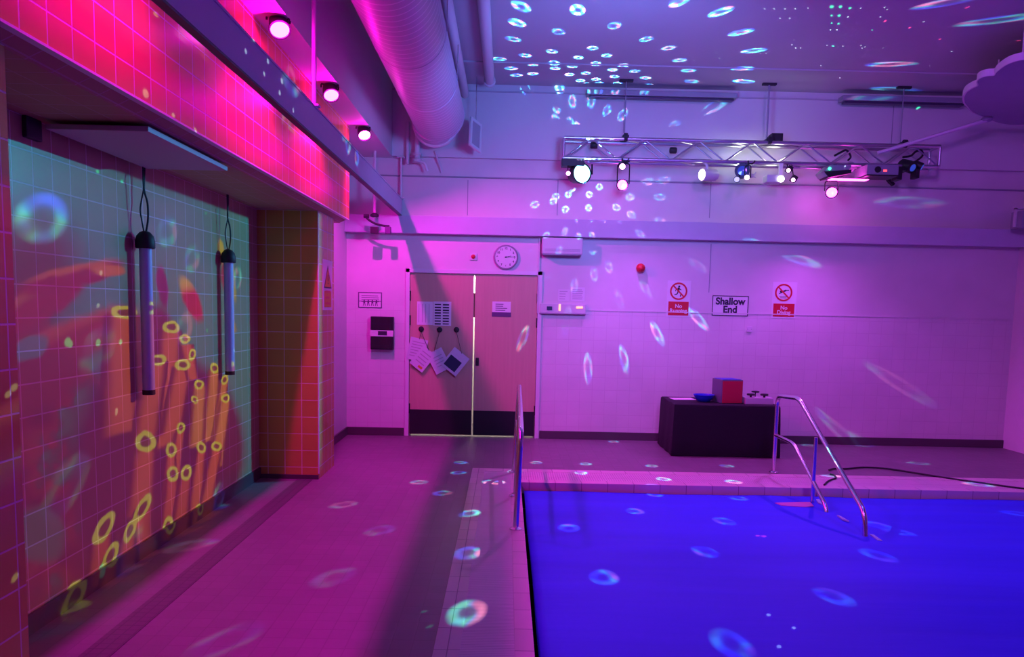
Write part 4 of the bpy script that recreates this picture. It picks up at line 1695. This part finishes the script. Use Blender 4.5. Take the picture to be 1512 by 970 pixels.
put('lens', bm, M['e_violet'], t, True)
# small camera on bracket on wall
c = on(1315, 269, 1, YF - .10)
t = thing('wall_camera', 'tiny dark angled camera on the far wall below the flat projector', 'camera', c)
bm = BM()
box(bm, c, (.10, .05, .035), Euler((0, .75, 0)), .006)
put('camera_body', bm, M['black'], t)
bm = BM()
cyl(bm, c, (c.x + .02, YF, c.z + .01), .008, seg=8)
put('mount', bm, M['black'], t)
# black box on top
c = tp_(1146, 202, .12)
t = thing('black_speaker', 'small black box speaker standing on top of the truss', 'speaker', (c.x, c.y, ZT + .02))
bm = BM()
b2(bm, (c.x - .065, c.y - .05, ZT + .021), (c.x + .065, c.y + .08, ZT + .125), .008)
put('speaker_case', bm, M['black'], t)
bm = BM()
cyl(bm, (c.x, c.y - .05, ZT + .073), (c.x, c.y - .056, ZT + .073), .035, seg=20)
put('speaker_cone', bm, M['rubber'], t, True)
# cables looping through the right of the truss
for (P_, lab) in ((((1232, 230), (1243, 224), (1250, 222), (1256, 231), (1252, 237)), 'dark cable looping through the truss above the laser box'),
                  (((1333, 232), (1345, 230), (1352, 224), (1360, 222), (1362, 230), (1350, 240), (1340, 248)), 'thick dark cable coil in the right end of the truss')):
    bm = BM()
    pp = [tp_(x, y, .10) for x, y in P_]
    tube(bm, smooth_path(pp, 5), .012, 8)
    single('truss_cable', bm, M['cable'], lab, 'cable', smooth=True, origin=pp[0])
for (x, y, lab) in ((994, 222, 'small dark clamp on the back chord of the truss near its middle'), (877, 215, 'small dark clamp in the truss above the round effect light')):
    bm = BM()
    c = tp_(x, y, DEP - .03)
    lathe(bm, [(.03, -.04), (.036, -.03), (.036, .03), (.03, .04)], c, rot=Matrix.Rotation(PI / 2, 3, 'Y'))
    single('truss_clamp', bm, M['rubber'], lab, 'clamp', smooth=True, origin=c)

# ------------------------------------------------------------------ cloud panel and its strut
CZ = 3.86
def cz(x, y):
    return on(x, y, 2, CZ)


outl = [(1424, 152), (1423, 144), (1427, 136), (1436, 130), (1444, 126), (1443, 120), (1448, 115), (1458, 112), (1468, 111), (1472, 106), (1482, 98), (1494, 92), (1512, 88), (1535, 90), (1552, 98), (1560, 108), (1580, 112), (1592, 124), (1590, 140), (1580, 152), (1575, 166), (1545, 180), (1515, 184), (1490, 184), (1470, 180), (1452, 172), (1436, 165)]
t = thing('cloud_panel', 'cloud shaped panel with a pale edge hanging under the ceiling beyond the pool', 'ceiling panel', cz(1500, 140))
pts = smooth_path([cz(*p) for p in outl] + [cz(*outl[0])], 4)[:-1]
bm = BM()
prism(bm, pts, (0, 0, .02))
put('panel_face', bm, M['cloud'], t)
bm = BM()
lp = pts + [pts[0]]
cen = sum(pts, Vector()) / len(pts)
n = len(pts)
v = []
for p_ in pts:
    d = (p_ - cen).normalized()
    o_, i_ = p_ + d * .012, p_ - d * .005
    v.append([bm.verts.new((o_.x, o_.y, CZ - .004)), bm.verts.new((o_.x, o_.y, CZ + .06)), bm.verts.new((i_.x, i_.y, CZ + .06)), bm.verts.new((i_.x, i_.y, CZ - .004))])
for k in range(n):
    a, b = v[k], v[(k + 1) % n]
    for j in range(4):
        bm.faces.new((a[j], b[j], b[(j + 1) % 4], a[(j + 1) % 4]))
put('panel_rim', bm, M['cloudrim'], t, True)
for (x, y) in ((1509, 95), (1470, 150), (1560, 150)):
    bm = BM()
    q = cz(x, y)
    cyl(bm, (q.x, q.y, CZ + .02), (q.x, q.y, ZC), .008, seg=8)
    put('hanger_rod', bm, M['offwhite'], t, True)
a, b = on(1296, 226, 1, TY - .03), on(1457, 177, 2, CZ - .03)
t = thing('panel_strut', 'pale flat strut slanting up from the truss to the cloud panel', 'strut', a)
bm = BM()
cyl(bm, a, b, .022, seg=6)
put('strut_bar', bm, M['cloudrim'], t)
bm = BM()
lathe(bm, [(.05, -.02), (.06, 0), (.05, .02)], b + Vector((0, 0, .005)))
put('swivel', bm, M['cloud'], t, True)

# wall box far right
a, b = on(1499, 310, 0, XR - .12), on(1510, 330, 0, XR - .12)
t = thing('wall_speaker', 'small dark box bracketed high on the wall at the far corner of the room', 'speaker', (XR, 9.0, 2.8))
c = on(1508, 325, 1, 9.1)
bm = BM()
b2(bm, (c.x - .06, 9.0, c.z - .10), (min(c.x + .16, XR - .03), 9.2, c.z + .10), .01)
put('speaker_case', bm, M['grey'], t)
bm = BM()
b2(bm, (c.x - .085, 9.08, c.z - .08), (c.x - .065, 9.12, c.z + .14), .003)
b2(bm, (c.x - .085, 9.08, c.z + .12), (XR, 9.12, c.z + .14), .003)
put('bracket', bm, M['offwhite'], t)


# ================================================================== LIGHT
def light(name, kind, loc, watts, color, size=.03, aim=None, cone=None, blend=.6):
    l = bpy.data.lights.new(name, kind)
    l.energy = watts
    l.color = color
    l.shadow_soft_size = size
    o = bpy.data.objects.new(name, l)
    COL.objects.link(o)
    o.location = loc
    if aim is not None:
        o.rotation_euler = Vector(aim).to_track_quat('-Z', 'Y').to_euler()
    if cone:
        l.spot_size = cone
        l.spot_blend = blend
    return o


RINGW, DOTW, SLIDEW = 1.0, 5.0, 0.88
MAG = (1.0, 0.002, 0.72)
# row of pink lamps over the rail; the last two hang nearer than the frame shows
for k, (c, w, sp) in enumerate(zip(PARS + [Vector((-1.46, 3.2, 3.35)), Vector((-1.46, 1.2, 3.35))], (165, 165, 185, 125, 22), (8.5, 7, 3.5, 2.5, 1))):
    light('par_beam', 'SPOT', Vector((-1.49, c.y - .05, 3.32)), w, MAG, .02, (.36, -.02, -1) if k != 2 else (.42, .55, -.9), math.radians(128), .6)
    light('par_spill', 'POINT', c + Vector((.03, -.05, -.07)), sp, MAG, .025)
PK = (1.0, 0.12, 1.5)
light('truss_par_beam', 'SPOT', P1 + Vector((0, -.03, 0)), 105, PK, .03, (.35, -.35, -1), math.radians(130), .7)
light('truss_par_beam', 'SPOT', P2 + Vector((0, -.03, 0)), 105, PK, .03, (.0, -.35, -1), math.radians(130), .7)
WA = (1.0, .13, 1.15)
light('violet_fill', 'SPOT', (1.8, 3.0, 3.9), 330, (.52, .13, 1.0), .35, (.42, 1, -.42), math.radians(96), .8)  # added fill with no fixture, brightens the far wall
light('truss_par_spill', 'POINT', P2 + Vector((0, .16, -.03)), 2.2, (1.0, .08, .85), .03)
light('truss_par_spill', 'POINT', P1 + Vector((0, .16, -.03)), 1.2, (1.0, .10, .85), .03)
light('white_spill', 'POINT', tp_(1096, 235, .12), 2, (.85, 1.0, .75), .05)
light('white_spill', 'POINT', tp_(1150, 225, .12), 1.4, (1.0, .95, .80), .05)
light('blue_fill', 'POINT', (3.0, -1.6, 3.4), 30, (.16, .05, 1.0), .35)  # unseen fill added behind the camera for blue ambience
light('blue_wall_fill', 'SPOT', (1.0, 5.3, 3.0), 320, (.15, .26, 1.0), .3, (-.08, 1, .16), math.radians(118), .9)  # added blue fill out in mid-room, off the truss, for the far wall
light('pool_fill', 'SPOT', (3.4, 5.2, 4.0), 185, (.04, .05, 1.0), .15, (0, -.3, -1), math.radians(100), .5)  # added without a fixture to light the cover blue
light('ceiling_fill', 'SPOT', (2.8, 4.2, 2.7), 40, (.18, .04, 1.0), .2, (.05, .75, 1), math.radians(130), .8)  # added uplight in mid-air, no lamp there, tints the ceiling blue
light('dim_room_fill', 'POINT', (.6, -1.5, 3.0), .6, (1.0, .9, .8), .3)  # added faint neutral fill, no such lamp stands here
light('corridor_lamp', 'POINT', (-.4, YF + .7, 2.2), 75, (1.0, .96, .80), .1)
# ------------------------------------------------------------------ projected light: ring pattern, laser dots, slide
class NT:
    """small writer for the node tree of a lamp"""
    def __init__(s, lamp):
        lamp.use_nodes = True
        s.t = lamp.node_tree
        s.t.nodes.clear()
        s.em = s.t.nodes.new('ShaderNodeEmission')
        s.out = s.t.nodes.new('ShaderNodeOutputLight')
        s.t.links.new(s.em.outputs[0], s.out.inputs[0])
        s.geo = s.t.nodes.new('ShaderNodeNewGeometry')
        s.D = s.geo.outputs['Incoming']

    def set(s, sock, v):
        if hasattr(v, 'is_output'):
            s.t.links.new(v, sock)
        else:
            sock.default_value = v

    def m(s, op, a, b=None, c=None, clamp=False):
        n = s.t.nodes.new('ShaderNodeMath')
        n.operation = op
        n.use_clamp = clamp
        s.set(n.inputs[0], a)
        if b is not None:
            s.set(n.inputs[1], b)
        if c is not None:
            s.set(n.inputs[2], c)
        return n.outputs[0]

    def v(s, op, a, b=None, sc=None):
        n = s.t.nodes.new('ShaderNodeVectorMath')
        n.operation = op
        s.set(n.inputs[0], a)
        if b is not None:
            s.set(n.inputs[1], b)
        if sc is not None:
            s.set(n.inputs['Scale'], sc)
        return n.outputs['Value'] if op in ('DOT_PRODUCT', 'DISTANCE', 'LENGTH') else n.outputs['Vector']

    def smooth(s, x, lo, hi):
        n = s.t.nodes.new('ShaderNodeMapRange')
        n.interpolation_type = 'SMOOTHSTEP'
        s.set(n.inputs['Value'], x)
        n.inputs['From Min'].default_value = lo
        n.inputs['From Max'].default_value = hi
        return n.outputs['Result']

    def mix(s, f, a, b):
        n = s.t.nodes.new('ShaderNodeMix')
        n.data_type = 'RGBA'
        s.set(n.inputs['Factor'], f)
        s.set(n.inputs['A'], a if hasattr(a, 'is_output') else (*a, 1))
        s.set(n.inputs['B'], b if hasattr(b, 'is_output') else (*b, 1))
        return n.outputs['Result']

    def noise(s, vec, scale, detail=3, rough=.5):
        n = s.t.nodes.new('ShaderNodeTexNoise')
        s.set(n.inputs['Vector'], vec)
        n.inputs['Scale'].default_value = scale
        n.inputs['Detail'].default_value = detail
        n.inputs['Roughness'].default_value = rough
        return n

    def ramp(s, x, stops, interp='LINEAR'):
        n = s.t.nodes.new('ShaderNodeValToRGB')
        s.set(n.inputs[0], x)
        cr = n.color_ramp
        cr.interpolation = interp
        while len(cr.elements) < len(stops):
            cr.elements.new(.5)
        for e, (p, c) in zip(cr.elements, stops):
            e.position = p
            e.color = (*c, 1)
        return n.outputs['Color']

    def mins(s, socks):
        socks = list(socks)
        while len(socks) > 1:
            socks = [s.m('MINIMUM', socks[i], socks[i + 1]) if i + 1 < len(socks) else socks[i] for i in range(0, len(socks), 2)]
        return socks[0]


def surf(x, y):
    """first room surface that this place of the photograph shows"""
    d = ray(x, y)
    best = None
    for ax, val, chk in (
        (2, ZC, lambda p: p.x > XBH),
        (1, YF - .07, lambda p: p.z > 3.42),
        (1, YF, lambda p: True),
        (2, 0.0, lambda p: p.x < CI or p.y > CY0),
        (2, WZ, lambda p: p.x >= CI and p.y <= CY0),
        (0, XA, lambda p: YN < p.y < YP0 and p.z < ZS),
        (0, XP, lambda p: (p.y < YN or p.y > YP0) and p.z < ZS and p.y < YP1),
        (0, XFA, lambda p: p.z > ZFA and p.y < YFE),
        (0, XR, lambda p: True)):
        if abs(d[ax]) < 1e-6:
            continue
        t_ = (val - EYE[ax]) / d[ax]
        if t_ <= 0.1:
            continue
        p = EYE + d * t_
        if chk(p) and (best is None or t_ < best[0]):
            best = (t_, p)
    return best[1]


SRCS = [S + qm_src * .20, S + qm_src * .16 + Vector((.03, .0, -.10))]
SRCI = (0, 0, 1, 1, 0, 0, 0, 0)
GK = (.027, .026, .026, .012, .02, .02, .02, .02)
RINGS = '''770,10 764,34 758,58 737,87 776,82 787,95 825,47 853,15 907,38 815,76 818,92 820,101 787,109 763,111 755,101 854,85 845,98 841,110 875,71 896,82 880,93 865,108 857,119 904,103 907,113 880,117 885,123 866,124 912,123 920,96 922,131 954,58 937,105 953,115 959,126 987,71 1003,89 1016,104 1021,120 1063,18 1003,2 1093,48 1112,75 1097,101 1097,120 1313,95 1320,132 1470,30 1400,3 773,127 826,128
845,150 873,150 896,165 919,170 956,172 992,188 852,188 870,196 892,195 918,195 842,182 821,158 821,178 1055,157 800,176
829,278 845,278 821,290 885,276 817,297 790,302 835,309 869,307 839,287 870,287 910,306 932,317 930,291 974,291 1044,299 957,268 980,266 975,327 1338,299 1180,383 1030,392 963,364 877,405 875,368 899,394 850,370 825,360 914,441 953,426 970,491 1030,470 836,481 868,542 921,529 774,495 1325,565 1243,640 812,400 790,368 848,422
846,340 874,340 897,341 926,342
619,712 653,728 677,698 680,683 693,759 691,818 689,906 723,712 734,713 760,697 792,683 865,685 858,699 962,688 980,708 967,731 938,757 840,782 892,856 1042,818 1070,772 906,652 1073,688 1083,712 1092,738 1227,703 1248,725 1295,776 1328,787 1299,824 1233,885 1081,953 1356,684 1278,658 1445,716 1510,762
508,745 561,783 493,852 335,945 284,805 320,740
65,322 146,515 248,342 284,382 272,485 351,410 100,715 190,812 15,650
285,75 423,182 434,206 455,230 430,115'''
groups = []
GA = (.011, .010, .007, .004, .009, .010, .011, .010)
GW = (300, 130, 62, 60, 75, 30, 14, 16)
for li, line in enumerate(RINGS.split('\n')):
    SRC = SRCS[SRCI[li]]
    g_ = []
    for tok in line.split():
        x, y = map(float, tok.split(','))
        g_.append(((surf(x, y) - SRC).normalized(), (surf(x, y) - SRC).length))
    near = [q for q in g_ if q[1] < 1.9]
    far_ = [q for q in g_ if q[1] >= 1.9]
    groups.append([q for q in (near, far_)])
flat = []
for li, pair in enumerate(groups):
    for sub in pair:
        if sub:
            flat.append((sub, GA[li], GW[li], GK[li], SRCS[SRCI[li]]))
# the far-room patches join into one lamp per direction
for g_, ang, gw_, gk, SRC in flat:
    watts = gw_ * sum(l_ * l_ for _, l_ in g_) / len(g_) * 1.0
    mean = sum((d for d, _ in g_), Vector()).normalized()
    spread = max(mean.angle(d) for d, _ in g_) + .06
    kind = 'SPOT' if spread < 1.2 else 'POINT'
    lo = light('ring_projection', kind, SRC, watts * RINGW, (1, 1, 1), .004, mean if kind == 'SPOT' else None, min(2 * spread + .1, 3.0) if kind == 'SPOT' else None, .0)
    N = NT(lo.data)
    dm = N.mins([N.m('DIVIDE', N.v('DISTANCE', N.D, tuple(d)), ang + gk / l_) for d, l_ in g_])
    x = dm
    prof = N.ramp(N.m('MULTIPLY', x, .5), [(0, (.05,) * 3), (.22, (.16,) * 3), (.44, (1,) * 3), (.56, (.9,) * 3), (.75, (0,) * 3)], 'LINEAR')
    nz = N.noise(N.D, 38, 0).outputs['Fac']
    hue = N.ramp(N.smooth(nz, .3, .7), [(0, (.04, .10, 1.0)), (.3, (.02, .45, 1.0)), (.5, (.05, .95, .9)), (.62, (.10, .90, .40)), (.78, (.15, .55, 1.0)), (1, (1.0, .30, .45))])
    nz2 = N.noise(N.D, 55, 0).outputs['Fac']
    br = N.m('MULTIPLY_ADD', N.smooth(nz2, .3, .7), .8, .6)
    colr = N.v('MULTIPLY', prof, hue)
    N.t.links.new(colr, N.em.inputs['Color'])
    N.t.links.new(br, N.em.inputs['Strength'])

# laser dots
LP = tp_(1225, 249, -.17)
DOTS = {
    'g': '1228,10,2.2 1241,10,1.8 1255,12,1.5 1228,23,1.3 1239,23,1.8 1228,34,1 1238,35,1.5 1230,68,1.5 1288,44,1 1356,159,1.6 100,505,1.8 104,508,1.4 145,506,1.6 178,505,1.3 214,507,1.8 146,848,2 150,838,1.6 306,488,1.1 144,253,1 180,268,1 304,315,1 634,925,1 626,903,1',
    'w': '1129,13,1 1143,13,1 1159,13,1 1174,13,1 1152,27,1 1166,27,1 1252,25,1 1226,44,.9 1236,44,.9 1221,67,.8 1245,68,.8 1306,11,1 1300,25,1 1364,32,1 1169,66,.9 1175,71,.9 1172,59,.7 1182,71,.7 1131,79,.8 1123,79,.8 1136,76,.8 1271,67,.8 1277,69,.8 1273,71,.7 1304,71,.8 1405,76,.9 1373,97,.8 1240,115,.7 1212,97,.7 1199,97,.7 1193,12,.8 1310,14,.8 1271,12,.8 930,23,1 950,21,.8 965,38,.9 1058,78,.9 1062,86,.8 1025,89,.7 880,2,1 1475,218,.9 1478,225,.8 1475,200,.8 1487,208,.7 1483,215,.8 1493,225,.8 1500,196,.8 1474,240,.8 230,24,1.5 268,66,1.2 300,101,1.5 215,138,1.6 288,192,1.1 149,403,1.1 145,451,1 324,524,1 172,606,1.1 172,610,1 21,572,1 12,582,.9 22,853,1 256,170,1 1134,912,1 1172,930,.9 1150,957,1 363,76,1 390,109,1 413,137,1.2 433,163,1.2',
    'r': '1307,31,1.6 1343,41,1.4 1388,58,1.2 1428,11,1.6 1504,60,1.3 1506,182,1.5 1127,795,2.0 1118,794,1.6'}
for part_, sel in (('ceiling', lambda y, x: y < 245 and x > 860), ('walls', lambda y, x: not (y < 245 and x > 860))):
    lo = None
    allv = []
    for k_, s_ in DOTS.items():
        for tok in s_.split():
            x, y, r_ = map(float, tok.split(','))
            if sel(y, x):
                p_ = surf(x, y)
                if k_ and 360 < x < 440 and y < 170:
                    p_ = on(x, y, 0, BX)
                dv_ = (p_ - LP)
                # the same spot size in the picture: beam width by distance
                allv.append((k_, dv_.normalized(), r_ * (.0010 + .0065 / dv_.length)))
    mean = sum((d for _, d, _ in allv), Vector()).normalized()
    spread = max(mean.angle(d) for _, d, _ in allv) + .06
    kind = 'SPOT' if spread < 1.4 else 'POINT'
    lo = light('laser_dots', kind, LP, (60 if part_ == 'ceiling' else 260) * DOTW, (1, 1, 1), .002, mean if kind == 'SPOT' else None, min(2 * spread + .1, 3.1) if kind == 'SPOT' else None, 0)
    N = NT(lo.data)
    tot = None
    for k_, cc_ in (('g', (.05, 1.6, .7)), ('w', (.7, 1.0, 1.0)), ('r', (1.6, .08, .35))):
        ss = [N.m('DIVIDE', N.v('DISTANCE', N.D, tuple(d)), r_) for kk, d, r_ in allv if kk == k_]
        if not ss:
            continue
        f_ = N.smooth(N.mins(ss), 1.15, .55)
        cv = N.v('SCALE', cc_, sc=f_)
        tot = cv if tot is None else N.v('ADD', tot, cv)
    N.t.links.new(tot, N.em.inputs['Color'])

# the slide projector: a reef of tubes thrown on the alcove wall
PJ = P4 + Vector((0, -.09, -.0))
aim = Vector((XA, 4.9, 1.2)) - PJ
lo = light('slide_projection', 'SPOT', PJ, 1900 * SLIDEW, (1, 1, 1), .003, aim, math.radians(62), .0)
N = NT(lo.data)
sx = N.t.nodes.new('ShaderNodeSeparateXYZ')
N.t.links.new(N.D, sx.inputs[0])
tt = N.m('DIVIDE', XA - PJ.x, N.m('MINIMUM', sx.outputs[0], -.01))
WY = N.m('MULTIPLY_ADD', sx.outputs[1], tt, PJ.y)
WZ_ = N.m('MULTIPLY_ADD', sx.outputs[2], tt, PJ.z)
cb = N.t.nodes.new('ShaderNodeCombineXYZ')
N.t.links.new(WY, cb.inputs[0])
N.t.links.new(WZ_, cb.inputs[1])
cb.inputs[2].default_value = 1
W = cb.outputs[0]
# slightly wavy edges
wob = N.noise(W, 7, 2)
W = N.v('ADD', W, N.v('SCALE', N.v('MULTIPLY', N.v('SUBTRACT', wob.outputs['Color'], (.5, .5, .5)), (1, 1, 0)), sc=.045))


def wp(x, y):
    p = on(x, y, 0, XA)
    return Vector((p.y, p.z))


def aff(c, e1, e2):
    """rows that turn wall metres into the shape's own unit axes"""
    det = e1.x * e2.y - e1.y * e2.x
    i11, i12, i21, i22 = e2.y / det, -e2.x / det, -e1.y / det, e1.x / det
    return (i11, i12, -(i11 * c.x + i12 * c.y)), (i21, i22, -(i21 * c.x + i22 * c.y))


def local(c, u, v_):
    """c, and the two pixel points at the ends of the shape's axes"""
    c, u, v_ = wp(*c), wp(*u), wp(*v_)
    r1, r2 = aff(c, u - c, v_ - c)
    return N.v('DOT_PRODUCT', W, r1), N.v('DOT_PRODUCT', W, r2)


def tube_layer(col, x0, y0, x1, y1, w0, w1=None, c1=(.90, .16, .015), c2=(.22, .02, .02)):
    """a coral tube from its mouth (x0,y0) down to (x1,y1), half width w pixels"""
    a, b = local((x0, y0), (x0 + w0, y0), (x1, y1))
    wd = 1.0 if w1 is None else None
    aa = a if w1 is None else N.m('DIVIDE', a, N.m('MULTIPLY_ADD', b, w1 / w0 - 1, 1.0))
    ab = N.m('ABSOLUTE', aa)
    mask = N.m('MULTIPLY', N.smooth(ab, 1.1, .92), N.m('MULTIPLY', N.smooth(b, -.02, .03), N.smooth(b, 1.03, .97)))
    shade = N.mix(N.smooth(aa, -1.0, -.2), c2, c1)
    shade = N.mix(N.smooth(aa, .35, 1.0), shade, (c2[0] * .8, c2[1] * .8, c2[2]))
    return N.mix(mask, col, shade)


def ring_layer(col, cx, cy, rx_, ry_, tilt=0.0, c1=(.85, .95, .03), hole=(.25, .08, .01), inner=.58):
    ct, st = math.cos(tilt), math.sin(tilt)
    a, b = local((cx, cy), (cx + rx_ * ct, cy + rx_ * st), (cx - ry_ * st, cy + ry_ * ct))
    r2 = N.m('SQRT', N.m('MULTIPLY_ADD', a, a, N.m('MULTIPLY', b, b)))
    mask = N.smooth(r2, 1.12, .92)
    cc_ = N.mix(N.smooth(r2, inner + .08, inner - .14), c1, hole)
    return N.mix(mask, col, cc_)


def blob_layer(col, cx, cy, rx_, ry_, tilt, cin, cout=None, soft=.25):
    ct, st = math.cos(tilt), math.sin(tilt)
    a, b = local((cx, cy), (cx + rx_ * ct, cy + rx_ * st), (cx - ry_ * st, cy + ry_ * ct))
    r2 = N.m('SQRT', N.m('MULTIPLY_ADD', a, a, N.m('MULTIPLY', b, b)))
    c_ = cin if cout is None else N.mix(N.smooth(b, -.2, -.8), cin, cout)
    return N.mix(N.smooth(r2, 1 + soft, 1 - soft), col, c_)


TEAL = (.008, .28, .58)
col = N.mix(N.smooth(N.noise(W, 1.1, 2).outputs['Fac'], .35, .65), TEAL, (.008, .30, .48))
# stirred red and grey lower left
a, b = local((90, 640), (90 + 160, 640), (90, 640 - 190))
low = N.smooth(N.m('ADD', N.m('MULTIPLY', a, 1.0), N.m('MULTIPLY', b, .9)), 1.05, .55)
n1 = N.noise(W, 2.6, 4, .6).outputs['Fac']
reds = N.ramp(N.smooth(n1, .30, .72), [(0, (.15, .02, .05)), (.35, (.30, .025, .05)), (.55, (.42, .05, .03)), (.66, (.16, .05, .08)), (.78, (.08, .14, .22)), (1, (.10, .20, .28))])
col = N.mix(low, col, reds)
col = blob_layer(col, 55, 395, 60, 75, 0, (.12, .06, .08), soft=.7)
# long red arms
for (x0, y0, x1, y1, w0, w1) in ((120, 404, 20, 470, 17, 34), (158, 396, 100, 412, 10, 20)):
    pass
col = blob_layer(col, 55, 450, 85, 26, -.52, (.40, .03, .04), (.55, .14, .03))
col = blob_layer(col, 112, 408, 70, 17, -.27, (.38, .025, .05), (.70, .17, .03))
col = blob_layer(col, 160, 398, 24, 9, .12, (.75, .20, .04))
col = blob_layer(col, 90, 515, 120, 32, -.48, (.42, .04, .03), (.60, .10, .03))
col = blob_layer(col, 60, 560, 70, 40, -.4, (.30, .03, .04))
col = blob_layer(col, 128, 690, 45, 13, -.25, (.10, .17, .26))
col = blob_layer(col, 60, 790, 36, 40, -.5, (.10, .15, .23))
col = blob_layer(col, 45, 515, 28, 16, -.5, (.12, .22, .55))
# small fish
col = blob_layer(col, 240, 423, 8, 30, -.12, (.22, .02, .22))
col = blob_layer(col, 283, 443, 11, 33, -.38, (.60, .02, .05), (.75, .55, .05))
col = blob_layer(col, 326, 372, 5, 18, -.1, (.45, .55, .08))
col = blob_layer(col, 343, 410, 4, 36, -.12, (.30, .45, .10))
col = blob_layer(col, 334, 408, 7, 24, -.05, (.30, .03, .14))
col = blob_layer(col, 340, 478, 6, 14, -.5, (.42, .40, .10))
# dark gap behind the tubes
col = blob_layer(col, 265, 670, 95, 150, .1, (.10, .012, .10), soft=.12)
col = blob_layer(col, 232, 500, 20, 50, .1, (.20, .02, .10))
col = blob_layer(col, 180, 720, 55, 150, .1, (.16, .02, .07), soft=.2)
# tubes, back to front
O1, O2 = (.80, .16, .015), (.14, .01, .03)
G1, G2 = (.80, .30, .02), (.22, .04, .03)
for a_ in ((182, 462, 178, 640, 26, 30), (253, 486, 240, 660, 17, 20), (232, 532, 212, 660, 17, 20), (270, 540, 252, 640, 15, 16), (275, 508, 285, 560, 11, 9), (317, 545, 308, 650, 9, 10), (332, 563, 318, 650, 6, 7), (295, 570, 290, 660, 10, 12), (333, 592, 318, 690, 8, 11)):
    col = tube_layer(col, *a_, c1=O1 if a_[0] < 280 else G1, c2=O2 if a_[0] < 280 else G2)
for r_ in ((184, 460, 19, 10, 0), (253, 484, 12, 9, 0), (232, 531, 14, 8, -.1), (270, 538, 11, 8, 0), (273, 500, 8, 7, 0), (284, 524, 5, 9, .2), (317, 543, 6, 8, 0), (294, 568, 7, 7, 0), (332, 560, 5, 7, 0), (333, 588, 6, 7, 0)):
    col = ring_layer(col, *r_)
for a_ in ((267, 632, 258, 700, 7, 9), (253, 664, 246, 790, 8, 14), (297, 662, 286, 780, 7, 12), (320, 662, 300, 770, 8, 11), (215, 655, 206, 760, 17, 22)):
    col = tube_layer(col, *a_, c1=O1, c2=O2)
for r_ in ((215, 652, 15, 15, -.5), (267, 631, 6, 8, 0), (253, 665, 8, 11, .1), (297, 661, 7, 9, 0), (320, 659, 8, 7, .3), (287, 590, 5, 6, 0)):
    col = ring_layer(col, *r_)
for a_ in ((255, 700, 246, 800, 9, 14), (275, 697, 262, 800, 9, 14), (212, 752, 206, 830, 14, 26), (192, 782, 182, 850, 10, 16), (154, 778, 140, 870, 14, 18), (163, 820, 150, 880, 10, 14)):
    col = tube_layer(col, *a_, c1=(.72, .12, .02), c2=O2)
for r_ in ((255, 699, 8, 11, .1), (275, 698, 8, 12, .15), (248, 776, 7, 16, .25), (210, 751, 8, 24, .5), (192, 782, 7, 19, .4), (154, 778, 10, 28, .55), (163, 821, 9, 22, .4), (103, 888, 12, 34, .5), (293, 753, 4, 10, .2)):
    col = ring_layer(col, *r_)
# edge of the slide: ends above in a straight line, fades past the far side
edge = N.m('MULTIPLY', N.smooth(WZ_, 2.36, 2.33), N.smooth(WY, 2.3, 3.3))
edge = N.m('MULTIPLY', edge, N.smooth(WY, 6.95, 6.75))
lowcut = N.smooth(WZ_, -.35, -.05)
edge = N.m('MULTIPLY', edge, lowcut)
N.t.links.new(col, N.em.inputs['Color'])
N.t.links.new(edge, N.em.inputs['Strength'])
w = bpy.data.worlds.new('room_dark')
SC.world = w
w.use_nodes = True
w.node_tree.nodes['Background'].inputs[0].default_value = (.02, .01, .05, 1)
w.node_tree.nodes['Background'].inputs[1].default_value = .3

vs = SC.view_settings
vs.view_transform = 'Standard'
try:
    vs.look = 'None'
except Exception:
    pass
vs.gamma = 1
vs.use_curve_mapping = False
vs.exposure = 0.0
SC.display_settings.display_device = 'sRGB'
SC.cycles.use_denoising = True
SC.cycles.sample_clamp_indirect = 4
SC.cycles.max_bounces = 6
SC.cycles.diffuse_bounces = 2
SC.cycles.glossy_bounces = 3
